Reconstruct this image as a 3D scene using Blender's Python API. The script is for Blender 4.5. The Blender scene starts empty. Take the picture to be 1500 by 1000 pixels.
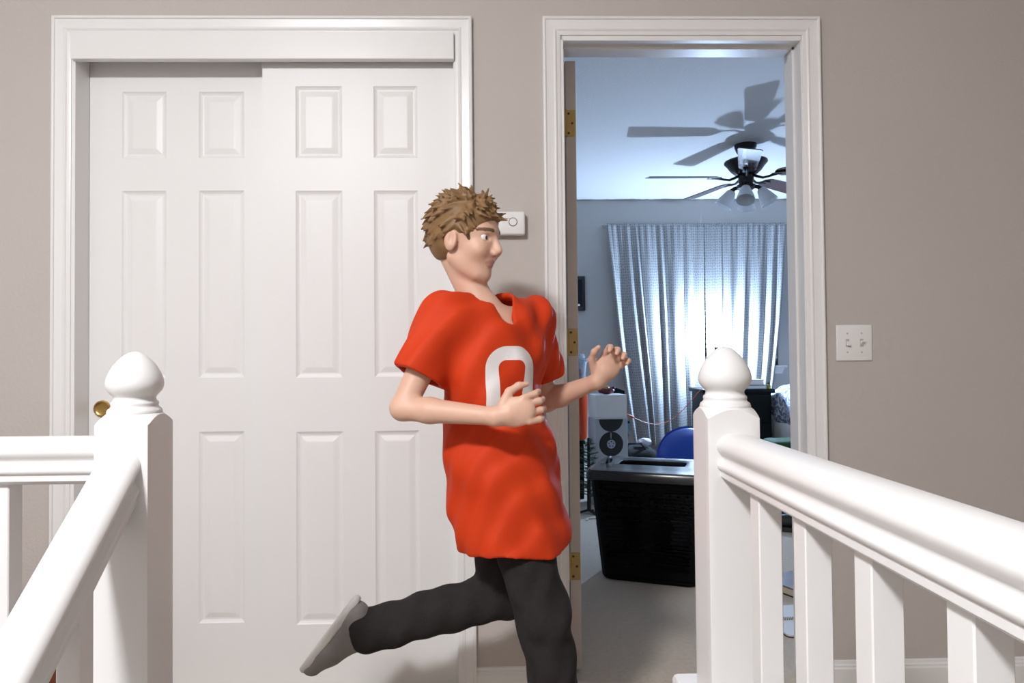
import bpy, bmesh, math, random
import numpy as np
from mathutils import Vector, Matrix

random.seed(7)
rng = np.random.default_rng(11)
SC = bpy.context.scene
COL = SC.collection
PI = math.pi

# ------------------------------------------------------------------ camera, world, exposure
CAM_H = 1.056
cam_d = bpy.data.cameras.new('camera')
cam_d.sensor_fit = 'HORIZONTAL'
cam_d.sensor_width = 36.0
cam_d.lens = 24.0
cam_d.clip_start = 0.02
cam = bpy.data.objects.new('camera', cam_d)
COL.objects.link(cam)
cam.matrix_world = (Matrix.Translation((0, 0, CAM_H)) @ Matrix.Rotation(-0.0213, 4, 'Z')
                    @ Matrix.Rotation(PI / 2 + 0.020, 4, 'X') @ Matrix.Rotation(-0.009, 4, 'Z'))
SC.camera = cam

world = bpy.data.worlds.new('world')
SC.world = world
world.use_nodes = True
world.node_tree.nodes['Background'].inputs[0].default_value = (0.02, 0.025, 0.04, 1)   # night outside
world.node_tree.nodes['Background'].inputs[1].default_value = 1.0

SC.view_settings.view_transform = 'Standard'
SC.view_settings.look = 'None'
SC.view_settings.gamma = 1.0
SC.view_settings.use_curve_mapping = False
SC.view_settings.exposure = 0.0

HALL_LAMP = 335.0          # emission strength of the hall ceiling dome
HALL_LAMP_COL = (0.975, 0.98, 1.0)
BULB = 3000.0             # emission strength of the small cold bulb in the bedroom
BULB_COL = (0.50, 0.69, 1.0)
HALL_LAMP_POS = (-1.02, -0.55, 2.66)
BULB_POS = (1.862, 5.77, 1.172)

# ------------------------------------------------------------------ materials
MATS = {}


def mat(name, col=(0.8, 0.8, 0.8), rough=0.5, metal=0.0, var=0.0, vscale=8.0, bump=0.0, bscale=60.0,
        emit=None, estr=0.0, spec=0.5, trans=0.0, alpha=1.0, sheen=0.0, col2=None, coat=0.0, sss=0.0):
    """principled material with an optional noise colour variation and noise relief"""
    if name in MATS:
        return MATS[name]
    m = bpy.data.materials.new(name)
    m.use_nodes = True
    nt = m.node_tree
    b = nt.nodes['Principled BSDF']
    b.inputs['Base Color'].default_value = (*col, 1)
    b.inputs['Roughness'].default_value = rough
    b.inputs['Metallic'].default_value = metal
    b.inputs['Specular IOR Level'].default_value = spec
    b.inputs['Transmission Weight'].default_value = trans
    b.inputs['Alpha'].default_value = alpha
    b.inputs['Sheen Weight'].default_value = sheen
    b.inputs['Coat Weight'].default_value = coat
    if sss:
        b.inputs['Subsurface Weight'].default_value = sss
        b.inputs['Subsurface Radius'].default_value = (0.01, 0.004, 0.002)
        b.inputs['Subsurface Scale'].default_value = 1.0
    if emit:
        b.inputs['Emission Color'].default_value = (*emit, 1)
        b.inputs['Emission Strength'].default_value = estr
    tc = nt.nodes.new('ShaderNodeTexCoord')
    if var > 0 or col2:
        n = nt.nodes.new('ShaderNodeTexNoise')
        n.inputs['Scale'].default_value = vscale
        n.inputs['Detail'].default_value = 5
        nt.links.new(tc.outputs['Object'], n.inputs['Vector'])
        mx = nt.nodes.new('ShaderNodeMix')
        mx.data_type = 'RGBA'
        a = tuple(c * (1 - var) for c in col)
        c2 = col2 if col2 else tuple(min(1, c * (1 + var)) for c in col)
        mx.inputs[6].default_value = (*a, 1)
        mx.inputs[7].default_value = (*c2, 1)
        nt.links.new(n.outputs['Fac'], mx.inputs[0])
        nt.links.new(mx.outputs[2], b.inputs['Base Color'])
    if bump > 0:
        n2 = nt.nodes.new('ShaderNodeTexNoise')
        n2.inputs['Scale'].default_value = bscale
        n2.inputs['Detail'].default_value = 3
        nt.links.new(tc.outputs['Object'], n2.inputs['Vector'])
        bp = nt.nodes.new('ShaderNodeBump')
        bp.inputs['Strength'].default_value = bump
        bp.inputs['Distance'].default_value = 0.004
        nt.links.new(n2.outputs['Fac'], bp.inputs['Height'])
        nt.links.new(bp.outputs['Normal'], b.inputs['Normal'])
    MATS[name] = m
    return m


M_wall = mat('greige_wall_paint', (0.52, 0.478, 0.448), 0.75, bump=0.35, bscale=110, var=0.03, vscale=3, spec=0.3)
M_bedwall = mat('bedroom_wall_paint', (0.50, 0.485, 0.465), 0.8, bump=0.3, bscale=110, var=0.03, vscale=3, spec=0.3)
M_ceil = mat('ceiling_paint', (0.86, 0.855, 0.85), 0.8, bump=0.5, bscale=70, spec=0.3)
M_trim = mat('white_trim_paint', (0.80, 0.79, 0.785), 0.32, var=0.012, vscale=5, bump=0.03, bscale=25)
M_door = mat('white_door_paint', (0.80, 0.79, 0.785), 0.42, var=0.012, vscale=4, bump=0.04, bscale=40)
M_rail = mat('white_railing_paint', (0.75, 0.74, 0.735), 0.34, var=0.015, vscale=9, bump=0.05, bscale=45)
M_shadedtrim = mat('shaded_white_door_paint', (0.56, 0.50, 0.45), 0.5, var=0.05, vscale=9)  # white door paint with its warm shade mixed into the colour
M_carpet = mat('beige_carpet', (0.56, 0.475, 0.38), 0.95, var=0.18, vscale=55, bump=0.9, bscale=260, spec=0.1, sheen=0.2)
M_brass = mat('brass', (0.50, 0.33, 0.11), 0.28, metal=1.0, var=0.15, vscale=40)
M_brassdull = mat('dull_brass', (0.42, 0.30, 0.12), 0.42, metal=0.85, var=0.2, vscale=50)
M_screw = mat('dark_screw_metal', (0.06, 0.045, 0.03), 0.5, metal=0.6)
M_plastic = mat('white_plastic', (0.80, 0.79, 0.78), 0.35)
M_plasticgrey = mat('grey_plastic', (0.45, 0.43, 0.42), 0.4)
M_gap = mat('dark_gap', (0.10, 0.09, 0.085), 0.7)
M_blackpl = mat('black_plastic', (0.004, 0.004, 0.005), 0.5, spec=0.12)
M_blackwood = mat('black_painted_wood', (0.006, 0.008, 0.008), 0.5, var=0.3, vscale=12, spec=0.15)
M_fanmetal = mat('dark_bronze_metal', (0.018, 0.016, 0.016), 0.35, metal=0.5)
M_blade = mat('dark_cherry_blade', (0.085, 0.045, 0.045), 0.22, var=0.25, vscale=14, spec=0.9, coat=0.6)
M_frost = mat('frosted_glass', (0.82, 0.84, 0.86), 0.4)
M_skin = mat('skin', (0.68, 0.42, 0.31), 0.5, var=0.05, vscale=12, sss=0.15)
M_hair = mat('brown_hair', (0.21, 0.115, 0.045), 0.55, var=0.45, vscale=40)
M_pants = mat('charcoal_trousers', (0.024, 0.021, 0.021), 0.9, var=0.25, vscale=30, bump=0.3, bscale=180, spec=0.2)
M_shoe = mat('grey_shoe_fabric', (0.20, 0.185, 0.18), 0.7, var=0.2, vscale=30)
M_sole = mat('pale_sole_rubber', (0.55, 0.53, 0.50), 0.6)
M_eyew = mat('eye_white', (0.80, 0.79, 0.77), 0.2)
M_iris = mat('iris', (0.06, 0.04, 0.03), 0.15)
M_navy = mat('navy_board', (0.006, 0.011, 0.018), 0.6, spec=0.15)
M_whitebox = mat('white_card', (0.90, 0.90, 0.89), 0.55)
M_reelgrey = mat('pale_grey_card', (0.50, 0.52, 0.56), 0.45)
M_disc = mat('black_disc_print', (0.012, 0.013, 0.014), 0.4)
M_hub = mat('grey_hub_print', (0.42, 0.45, 0.52), 0.4)
M_bluedisc = mat('blue_disc_print', (0.05, 0.14, 0.34), 0.4)
M_redbin = mat('red_orange_plastic', (0.62, 0.060, 0.008), 0.35)
M_clear = mat('clear_plastic', (0.80, 0.86, 0.92), 0.08, trans=0.85)
M_redstuff = mat('dark_red_plastic', (0.34, 0.03, 0.015), 0.4)
M_green = mat('fir_green', (0.012, 0.050, 0.018), 0.6, col2=(0.035, 0.11, 0.035), vscale=30)
M_bluepl = mat('blue_plastic', (0.006, 0.055, 0.36), 0.3)
M_yellow = mat('yellow_toy', (0.55, 0.33, 0.03), 0.45)
M_maroon = mat('maroon_toy', (0.13, 0.012, 0.03), 0.45)
M_orange = mat('orange_cord', (0.55, 0.10, 0.03), 0.5)
M_teal = mat('teal_plastic', (0.02, 0.28, 0.30), 0.4)
M_paper = mat('white_paper', (0.75, 0.75, 0.76), 0.7, var=0.03)
M_cover = mat('grey_blue_cover', (0.16, 0.20, 0.26), 0.5, var=0.3, vscale=20)
M_cover2 = mat('tan_cover', (0.42, 0.22, 0.12), 0.5)
M_coverdark = mat('dark_printed_cover', (0.05, 0.055, 0.09), 0.4, col2=(0.22, 0.14, 0.14), vscale=22)
M_maroonc = mat('maroon_cover', (0.10, 0.02, 0.025), 0.5)
M_black = mat('black_matte', (0.010, 0.010, 0.011), 0.6)
M_blackcloth = mat('black_cloth', (0.014, 0.015, 0.015), 0.9, bump=0.3, bscale=90)
M_bluecloth = mat('blue_cloth', (0.012, 0.05, 0.16), 0.85)
M_sheet = mat('white_sheet', (0.70, 0.71, 0.73), 0.85)
M_palegreen = mat('pale_green_cloth', (0.36, 0.58, 0.36), 0.85, var=0.1, vscale=20)
M_darkgreen = mat('dark_green_cloth', (0.02, 0.07, 0.025), 0.85, var=0.2, vscale=20)
M_basket = mat('orange_brown_weave', (0.27, 0.060, 0.016), 0.6, var=0.35, vscale=25, bump=0.4, bscale=60)
M_basketband = mat('pale_brown_band', (0.40, 0.17, 0.09), 0.6)
M_glassdark = mat('night_window_glass', (0.02, 0.022, 0.025), 0.08)
M_slat = mat('brown_blind_slat', (0.085, 0.080, 0.080), 0.5)
M_bottle = mat('olive_glass', (0.26, 0.22, 0.02), 0.2)


def comforter_mat():
    m = mat('floral_comforter', (0.7, 0.72, 0.76), 0.9)
    nt = m.node_tree
    b = nt.nodes['Principled BSDF']
    tc = nt.nodes.new('ShaderNodeTexCoord')
    n = nt.nodes.new('ShaderNodeTexNoise')
    n.inputs['Scale'].default_value = 26
    n.inputs['Detail'].default_value = 3
    n.inputs['Distortion'].default_value = 1.4
    nt.links.new(tc.outputs['Object'], n.inputs['Vector'])
    r = nt.nodes.new('ShaderNodeValToRGB')
    r.color_ramp.elements[0].position = 0.47
    r.color_ramp.elements[0].color = (0.10, 0.12, 0.21, 1)
    r.color_ramp.elements[1].position = 0.55
    r.color_ramp.elements[1].color = (0.52, 0.54, 0.58, 1)
    nt.links.new(n.outputs['Fac'], r.inputs[0])
    nt.links.new(r.outputs[0], b.inputs['Base Color'])
    return m


def curtain_mat():
    m = mat('patterned_curtain', (0.7, 0.7, 0.7), 0.9, spec=0.1)
    nt = m.node_tree
    b = nt.nodes['Principled BSDF']
    uv = nt.nodes.new('ShaderNodeUVMap')
    uv.uv_map = 'cloth'
    v = nt.nodes.new('ShaderNodeTexVoronoi')
    v.feature = 'DISTANCE_TO_EDGE'
    v.inputs['Scale'].default_value = 42
    v.inputs['Randomness'].default_value = 0.35
    nt.links.new(uv.outputs[0], v.inputs['Vector'])
    r = nt.nodes.new('ShaderNodeValToRGB')
    r.color_ramp.elements[0].position = 0.10
    r.color_ramp.elements[0].color = (0.46, 0.46, 0.455, 1)
    r.color_ramp.elements[1].position = 0.22
    r.color_ramp.elements[1].color = (0.25, 0.255, 0.26, 1)
    nt.links.new(v.outputs['Distance'], r.inputs[0])
    nt.links.new(r.outputs[0], b.inputs['Base Color'])
    # thin cloth lets part of the light through
    t = nt.nodes.new('ShaderNodeBsdfTranslucent')
    t.inputs[0].default_value = (0.6, 0.6, 0.6, 1)
    ms = nt.nodes.new('ShaderNodeMixShader')
    ms.inputs[0].default_value = 0.12
    out = nt.nodes['Material Output']
    nt.links.new(b.outputs[0], ms.inputs[1])
    nt.links.new(t.outputs[0], ms.inputs[2])
    nt.links.new(ms.outputs[0], out.inputs[0])
    return m


M_comforter = comforter_mat()
M_curtain = curtain_mat()


# ------------------------------------------------------------------ mesh helpers
class MB:
    def __init__(self):
        self.v = []
        self.f = []
        self.mi = []

    def add(self, verts, faces, mi=0):
        o = len(self.v)
        self.v += [tuple(p) for p in verts]
        for f in faces:
            self.f.append(tuple(i + o for i in f))
            self.mi.append(mi)
        return self

    def box(self, x0, x1, y0, y1, z0, z1, mi=0):
        v = [(x0, y0, z0), (x1, y0, z0), (x1, y1, z0), (x0, y1, z0),
             (x0, y0, z1), (x1, y0, z1), (x1, y1, z1), (x0, y1, z1)]
        f = [(0, 3, 2, 1), (4, 5, 6, 7), (0, 1, 5, 4), (1, 2, 6, 5), (2, 3, 7, 6), (3, 0, 4, 7)]
        return self.add(v, f, mi)

    def rbox(self, x0, x1, y0, y1, z0, z1, r=0.004, seg=2, mi=0):
        bm = bmesh.new()
        bmesh.ops.create_cube(bm, size=1)
        for v in bm.verts:
            v.co = Vector(((x0 + x1) / 2 + v.co.x * (x1 - x0), (y0 + y1) / 2 + v.co.y * (y1 - y0),
                           (z0 + z1) / 2 + v.co.z * (z1 - z0)))
        bmesh.ops.bevel(bm, geom=bm.edges[:], offset=r, segments=seg, profile=0.5, affect='EDGES')
        bm.verts.ensure_lookup_table()
        self.add([v.co[:] for v in bm.verts], [[l.vert.index for l in f.loops] for f in bm.faces], mi)
        bm.free()
        return self

    def sweep(self, prof, p0, p1, ux, uz, mi=0):
        """closed profile [(a,b)] carried from p0 to p1; a along ux, b along uz"""
        p0, p1, ux, uz = Vector(p0), Vector(p1), Vector(ux), Vector(uz)
        n = len(prof)
        v = [p0 + ux * a + uz * b for a, b in prof] + [p1 + ux * a + uz * b for a, b in prof]
        f = [(i, (i + 1) % n, n + (i + 1) % n, n + i) for i in range(n)]
        f += [tuple(reversed(range(n))), tuple(range(n, 2 * n))]
        return self.add(v, f, mi)

    def lathe(self, prof, seg=32, c=(0, 0, 0), M=None, mi=0):
        """[(r,z)] turned about z"""
        v, f, rings = [], [], []
        for r, z in prof:
            if r < 1e-6:
                rings.append([len(v)])
                v.append((0, 0, z))
            else:
                rings.append(list(range(len(v), len(v) + seg)))
                v += [(r * math.cos(2 * PI * i / seg), r * math.sin(2 * PI * i / seg), z) for i in range(seg)]
        for a, b in zip(rings, rings[1:]):
            if len(a) == 1 and len(b) == 1:
                continue
            for i in range(seg):
                j = (i + 1) % seg
                if len(a) == 1:
                    f.append((a[0], b[j], b[i]))
                elif len(b) == 1:
                    f.append((a[i], a[j], b[0]))
                else:
                    f.append((a[i], a[j], b[j], b[i]))
        M = M or Matrix()
        c = Vector(c)
        return self.add([(M @ Vector(p)) + c for p in v], f, mi)

    def tube(self, pts, r, seg=8, mi=0, caps=True):
        pts = [Vector(p) for p in pts]
        rs = r if isinstance(r, (list, tuple)) else [r] * len(pts)
        v, f = [], []
        up = Vector((0, 0, 1))
        for k, p in enumerate(pts):
            d = (pts[min(k + 1, len(pts) - 1)] - pts[max(k - 1, 0)]).normalized()
            a = d.cross(up)
            if a.length < 1e-3:
                a = d.cross(Vector((1, 0, 0)))
            a.normalize()
            b = d.cross(a)
            v += [p + (a * math.cos(2 * PI * i / seg) + b * math.sin(2 * PI * i / seg)) * rs[k] for i in range(seg)]
        for k in range(len(pts) - 1):
            for i in range(seg):
                j = (i + 1) % seg
                f.append((k * seg + i, k * seg + j, (k + 1) * seg + j, (k + 1) * seg + i))
        if caps:
            f.append(tuple(reversed(range(seg))))
            f.append(tuple(range((len(pts) - 1) * seg, len(pts) * seg)))
        return self.add(v, f, mi)

    def grid(self, fn, nu, nv, mi=0):
        v = [fn(i / nu, j / nv) for j in range(nv + 1) for i in range(nu + 1)]
        f = [(j * (nu + 1) + i, j * (nu + 1) + i + 1, (j + 1) * (nu + 1) + i + 1, (j + 1) * (nu + 1) + i)
             for j in range(nv) for i in range(nu)]
        return self.add(v, f, mi)

    def build(self, name, mats, parent=None, smooth=None, fix=True):
        me = bpy.data.meshes.new(name)
        me.from_pydata(self.v, [], self.f)
        me.update()
        if not isinstance(mats, (list, tuple)):
            mats = [mats]
        for m in mats:
            me.materials.append(m)
        if len(mats) > 1:
            me.polygons.foreach_set('material_index', self.mi)
        if fix:
            bm = bmesh.new()
            bm.from_mesh(me)
            bmesh.ops.recalc_face_normals(bm, faces=bm.faces)
            bm.to_mesh(me)
            bm.free()
        if smooth is not None:
            me.polygons.foreach_set('use_smooth', [True] * len(me.polygons))
            me.set_sharp_from_angle(angle=math.radians(smooth))
        o = bpy.data.objects.new(name, me)
        COL.objects.link(o)
        if parent is not None:
            o.parent = parent
        return o


def tag(o, label, cat, group=None, kind=None):
    if label:
        o['label'] = label
    if cat:
        o['category'] = cat
    if group:
        o['group'] = group
    if kind:
        o['kind'] = kind
    return o


def empty(name, loc=(0, 0, 0), rz=0.0):
    o = bpy.data.objects.new(name, None)
    COL.objects.link(o)
    o.location = loc
    o.rotation_euler = (0, 0, rz)
    o.empty_display_size = 0.05
    return o


def thing(name, label, cat, loc=(0, 0, 0), rz=0.0, group=None):
    return tag(empty(name, loc, rz), label, cat, group)


def struct(o, label, cat):
    return tag(o, label, cat, kind='structure')


# ------------------------------------------------------------------ the rooms
YW = 2.16            # hall face of the wall with the doors
YB = 2.275           # its bedroom face
YF = 6.07            # far bedroom wall
CX0, CX1, CZ = -1.322, -0.130, 2.075      # closet opening
DX0, DX1, DZ = 0.215, 0.985, 2.062        # bedroom door opening
HX0, HX1 = -2.4, 2.2                      # hall side walls
BX0, BX1 = -0.04, 3.6                     # bedroom side walls
CEIL = 2.44
HCEIL = 2.66         # higher ceiling over the landing and the stairs

mb = MB()
for a, b, z0 in ((HX0, CX0, 0), (CX0, CX1, CZ), (CX1, DX0, 0), (DX0, DX1, DZ), (DX1, BX1 + 0.1, 0)):
    mb.box(a, b, YW, YB, z0, HCEIL)
struct(mb.build('wall_front', M_wall), 'greige textured hall wall with the closet and the bedroom doorway', 'wall')
struct(MB().box(HX0 - 0.1, HX0, -2.6, YB, -2.6, HCEIL).build('wall_left', M_wall), 'greige hall wall on the left', 'wall')
struct(MB().box(HX1, HX1 + 0.1, -2.6, YW, -2.6, HCEIL).build('wall_right', M_wall), 'greige hall wall on the right', 'wall')
struct(MB().box(HX0 - 0.1, HX1 + 0.1, -2.7, -2.6, -2.6, HCEIL).build('wall_near', M_wall), 'greige hall wall behind the stairs', 'wall')
struct(MB().box(HX0 - 0.1, BX1 + 0.1, -2.7, YB, HCEIL, HCEIL + 0.1).build('ceiling', M_ceil), 'white hall ceiling', 'ceiling')
mb = MB()
mb.box(HX0, HX1, 1.06, YB, -0.2, 0.0)
mb.box(BX0, BX1, YB, YF, -0.2, 0.0)
mb.box(0.42, HX1, -2.6, 1.06, -0.2, 0.0)
struct(mb.build('floor', M_carpet), 'beige carpet of the landing and the bedroom', 'floor')
struct(MB().box(HX0, HX1, -2.6, 1.0, -2.7, -2.6).build('floor_lower', M_carpet), 'beige carpet at the foot of the stairs', 'floor')

# bedroom shell, with a window opening in the far wall
WX0, WX1, WZ0, WZ1 = 1.18, 2.515, 0.945, 2.08
mb = MB()
mb.box(BX0 - 0.1, WX0, YF, YF + 0.12, 0, CEIL)
mb.box(WX1, BX1 + 0.1, YF, YF + 0.12, 0, CEIL)
mb.box(WX0, WX1, YF, YF + 0.12, 0, WZ0)
mb.box(WX0, WX1, YF, YF + 0.12, WZ1, CEIL)
struct(mb.build('wall_back', M_bedwall), 'grey far wall of the bedroom behind the curtains', 'wall')
struct(MB().box(BX0 - 0.1, BX0, YB, YF, 0, CEIL).build('wall_bedroom_left', M_bedwall), 'grey bedroom wall beside the open door', 'wall')
struct(MB().box(BX1, BX1 + 0.1, YB, YF, 0, CEIL).build('wall_bedroom_right', M_bedwall), 'grey bedroom wall beside the bed', 'wall')
struct(MB().box(BX0 - 0.1, BX1 + 0.1, YB, YF + 0.12, CEIL, CEIL + 0.1).build('ceiling_bedroom', M_ceil), 'pale textured bedroom ceiling with fan shadows', 'ceiling')
# closet box behind the sliding doors
mb = MB()
mb.box(CX0 - 0.1, BX0 - 0.1, 2.85, 2.9, 0, CEIL)
mb.box(CX0 - 0.1, CX0 - 0.05, YB, 2.85, 0, CEIL)
mb.box(CX0 - 0.1, BX0 - 0.1, YB, 2.85, CEIL, CEIL + 0.05)
mb.box(CX0 - 0.1, BX0 - 0.1, YB, 2.85, -0.05, 0.0)
struct(mb.build('wall_closet', M_wall), 'inside walls of the closet', 'wall')

# casings: mitred moulded boards
CAS = [(0, 0), (0, .015), (.002, .0175), (.006, .018), (.009, .0165), (.0105, .013), (.013, .0125), (.034, .0105),
       (.036, .0125), (.040, .0130), (.043, .0115), (.045, .009), (.053, .0075), (.0565, .006), (.057, 0)]


def casing(name, xl, xr, zt, label):
    root = struct(empty(name, ((xl + xr) / 2, YW, 0)), label, 'door casing')
    ox = (xl + xr) / 2
    n = len(CAS)
    fc = [(i, (i + 1) % n, n + (i + 1) % n, n + i) for i in range(n)] + [tuple(range(n)), tuple(range(n, 2 * n))]
    for x, s in ((xl, 1), (xr, -1)):
        v = [(x + s * u - ox, -t, 0) for u, t in CAS] + [(x + s * u - ox, -t, zt - u) for u, t in CAS]
        MB().add(v, fc).build('casing_board', M_trim, root, smooth=25)
    v = [(xl + u - ox, -t, zt - u) for u, t in CAS] + [(xr - u - ox, -t, zt - u) for u, t in CAS]
    MB().add(v, fc).build('casing_board', M_trim, root, smooth=25)
    return root


t1 = casing('trim_1', -1.387, -0.073, 2.132, 'white moulded casing around the closet doors')
# valance board that hides the sliding track, and the closet jambs
MB().rbox(CX0 - 0.002 + 0.73, CX1 + 0.73, -0.022, 0.004, 1.992, 2.078, 0.002).build('valance_board', M_trim, t1)
t1.children[-1].location.x = 0
mb = MB()
ox = (-1.387 - 0.073) / 2
mb.box(CX0 - ox - 0.012, CX0 - ox + 0.003, -0.003, 0.118, 0, CZ)
mb.box(CX1 - ox - 0.003, CX1 - ox + 0.012, -0.003, 0.118, 0, CZ)
mb.box(CX0 - ox, CX1 - ox, -0.003, 0.118, CZ - 0.012, CZ + 0.003)
mb.build('jamb', M_trim, t1)

t2 = casing('trim_2', 0.152, 1.043, 2.132, 'white moulded casing around the bedroom doorway')
ox = (0.152 + 1.043) / 2
mb = MB()
mb.box(DX0 - ox - 0.012, DX0 - ox + 0.003, -0.003, 0.120, 0, DZ)
mb.box(DX1 - ox - 0.003, DX1 - ox + 0.012, -0.003, 0.120, 0, DZ)
mb.box(DX0 - ox, DX1 - ox, -0.003, 0.120, DZ - 0.003, DZ + 0.012)
mb.build('jamb', M_trim, t2)
mb = MB()
mb.box(DX0 - ox, DX0 - ox + 0.010, 0.045, 0.078, 0, DZ)
mb.box(DX1 - ox - 0.010, DX1 - ox, 0.045, 0.078, 0, DZ)
mb.box(DX0 - ox, DX1 - ox, 0.045, 0.078, DZ - 0.010, DZ)
mb.build('door_stop', M_trim, t2)
mb = MB()
mb.box(DX1 - ox + 0.004, DX1 - ox + 0.02, 0.118, 0.13, 0, DZ)
mb.build('strike_edge', M_trim, t2)

# baseboards
BASE = [(0, 0), (.013, 0), (.013, .058), (.010, .063), (.010, .068), (.006, .072), (.005, .080), (0, .082)]


def baseboard(name, x0, x1, label):
    mb = MB().sweep([(a, b) for a, b in BASE], (x0, YW, 0), (x1, YW, 0), (0, -1, 0), (0, 0, 1))
    struct(mb.build(name, M_trim, smooth=30), label, 'baseboard')


baseboard('baseboard_middle', -0.073, 0.152, 'short white baseboard between closet and bedroom doorway')
baseboard('baseboard_right', 1.043, HX1, 'white baseboard under the light switch wall')
baseboard('baseboard_left', HX0, -1.387, 'white baseboard left of the closet')
mb = MB().sweep(BASE, (BX0, YF, 0), (BX1, YF, 0), (0, -1, 0), (0, 0, 1))
struct(mb.build('baseboard_back', M_trim, smooth=30), 'white baseboard under the bedroom curtains', 'baseboard')


# six-panel sliding closet doors
def panel_mesh(x0, x1, z0, z1, y):
    """raised panel: moulded edge, groove, sloped shoulder, raised field"""
    steps = [(0.0, 0.0), (0.004, 0.0030), (0.010, 0.0055), (0.015, 0.0060), (0.030, 0.0024), (0.034, 0.0018)]
    v, f = [], []
    for ins, d in steps:
        v += [(x0 + ins, y + d, z0 + ins), (x1 - ins, y + d, z0 + ins), (x1 - ins, y + d, z1 - ins), (x0 + ins, y + d, z1 - ins)]
    for k in range(len(steps) - 1):
        for i in range(4):
            j = (i + 1) % 4
            f.append((k * 4 + i, k * 4 + j, k * 4 + 4 + j, k * 4 + 4 + i))
    k = (len(steps) - 1) * 4
    f.append((k, k + 1, k + 2, k + 3))
    return MB().add(v, f)


def closet_door(name, x0, x1, y, cols, rows, pull_x, label):
    z0, z1 = 0.004, 2.03
    T, D = 0.035, 0.012
    xc = (x0 + x1) / 2
    c = [(a - xc, b - xc) for a, b in cols]
    L, R_ = x0 - xc, x1 - xc
    mb = MB().box(L, R_, D, T, 0, z1 - z0)
    for a, b in ((L, c[0][0]), (c[0][1], c[1][0]), (c[1][1], R_)):
        mb.box(a, b, 0, D, 0, z1 - z0)
    zs = [z0] + [z for r in reversed(rows) for z in r] + [z1]
    for a, b in c:
        for k in range(0, len(zs), 2):
            mb.box(a, b, 0, D, zs[k] - z0, zs[k + 1] - z0)
    o = mb.build(name, M_door)
    o.location = (xc, y, z0)
    struct(o, label, 'sliding door')
    for a, b in c:
        for r0, r1 in rows:
            panel_mesh(a, b, r0 - z0, r1 - z0, 0).build('panel', M_door, o, fix=False)
    # round brass finger pull: a raised rim and a sunk cup
    Mx = Matrix.Rotation(PI / 2, 4, 'X')
    prof = [(0, .001), (.016, .001), (.0205, .0025), (.0235, .005), (.0265, .0045), (.0275, .001), (.0275, -.004), (0, -.004)]
    MB().lathe(prof, 32, (pull_x - xc, 0, 0.895 - z0), Mx).build('finger_pull', M_brass, o, smooth=40)
    return o


closet_door('door_1', CX0 + 0.004, -0.700, 2.232, [(-1.214, -1.072), (-0.967, -0.821)],
            [(1.706, 1.924), (0.992, 1.600), (0.204, 0.818)], -1.275,
            'left white six-panel closet door on the rear track')
closet_door('door_2', -0.746, CX1 - 0.004, 2.186, [(-0.641, -0.492), (-0.392, -0.251)],
            [(1.692, 1.924), (0.990, 1.587), (0.212, 0.819)], -0.205,
            'right white six-panel closet door overlapping the other one')

# bedroom door, standing open into the room: hinge edge towards the hall
d3 = struct(MB().rbox(0.0, 0.035, 0.0, 0.758, 0.0, 2.036, 0.0015, 1).build('door_3', [M_shadedtrim]),
            'bedroom door swung open, seen on its white hinge edge, coloured as in shade', 'door')
d3.location = (0.236, 2.282, 0.012)
for zc in (1.835, 1.097, 0.352):
    h = MB().rbox(0.002, 0.0335, -0.0022, 0.0005, zc - 0.045 - 0.012, zc + 0.045 - 0.012, 0.0008, 1)
    h.tube([(-0.002, -0.004, zc - 0.057), (-0.002, -0.004, zc + 0.033)], 0.0055, 10)
    ho = h.build('hinge', M_brassdull, d3, smooth=40)
    for dx, dz in ((0.010, 0.033), (0.022, 0.0), (0.010, -0.033)):
        MB().lathe([(0, .0012), (.0032, .0010), (.0042, 0)], 12, (dx, -0.0022, zc - 0.012 + dz), Matrix.Rotation(PI / 2, 4, 'X')).build('screw', M_screw, ho)
Mk = Matrix.Rotation(PI / 2, 4, 'Y')
for s in (1, -1):
    MB().lathe([(.030, 0), (.030, .006), (.012, .010), (.011, .03), (.024, .040), (.027, .052), (.020, .062), (0, .065)], 24,
               (0.035 if s > 0 else 0.0, 0.70, 0.93), Matrix.Rotation(s * PI / 2, 4, 'Y')).build('door_knob', M_brass, d3, smooth=40)

# stairs going down towards the viewer and the low walls that carry the railings
SLOPE = 0.86
st = MB()
root = struct(empty('stairs', (-0.106, 1.06, 0)), 'carpeted stairs going down from the landing', 'stairs')
for i in range(12):
    y1 = -0.221 * i
    MB().rbox(-0.424, 0.424, y1 - 0.245, y1, -0.19 * (i + 1) - 0.19, -0.19 * (i + 1), 0.012).build('step', M_carpet, root)
kw = MB()
kw.box(0.320, 0.416, -2.6, 1.165, -2.6, 0.475)
struct(kw.build('wall_low_right', M_wall), 'low wall carrying the right railing', 'wall')
kw = MB()
kw.box(HX0, -0.53, 1.06, 1.165, -0.2, 0.475)
struct(kw.build('wall_low_landing', M_wall), 'low wall carrying the landing railing', 'wall')
v = [(x, y, z) for x in (-0.63, -0.53) for y, z in ((1.06, 0.475), (1.06, -2.6), (-2.5, -2.6), (-2.5, 0.475 - SLOPE * 3.56))]
struct(MB().add(v, [(0, 1, 2, 3), (7, 6, 5, 4), (0, 4, 5, 1), (1, 5, 6, 2), (2, 6, 7, 3), (3, 7, 4, 0)]).build('wall_low_stair', M_wall),
       'sloping low wall beside the stairs', 'wall')

# ------------------------------------------------------------------ railings
HR = [(0, 0), (.012, -.0008), (.021, -.004), (.028, -.0095), (.0325, -.018), (.032, -.025), (.028, -.0305), (.0245, -.034),
      (.0235, -.039), (.0265, -.044), (.0305, -.0465), (.0315, -.050), (.0300, -.0545), (.0268, -.0565), (.0265, -.0665), (.018, -.073)]
HRAIL = HR + [(-a, b) for a, b in reversed(HR[1:])]


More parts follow.
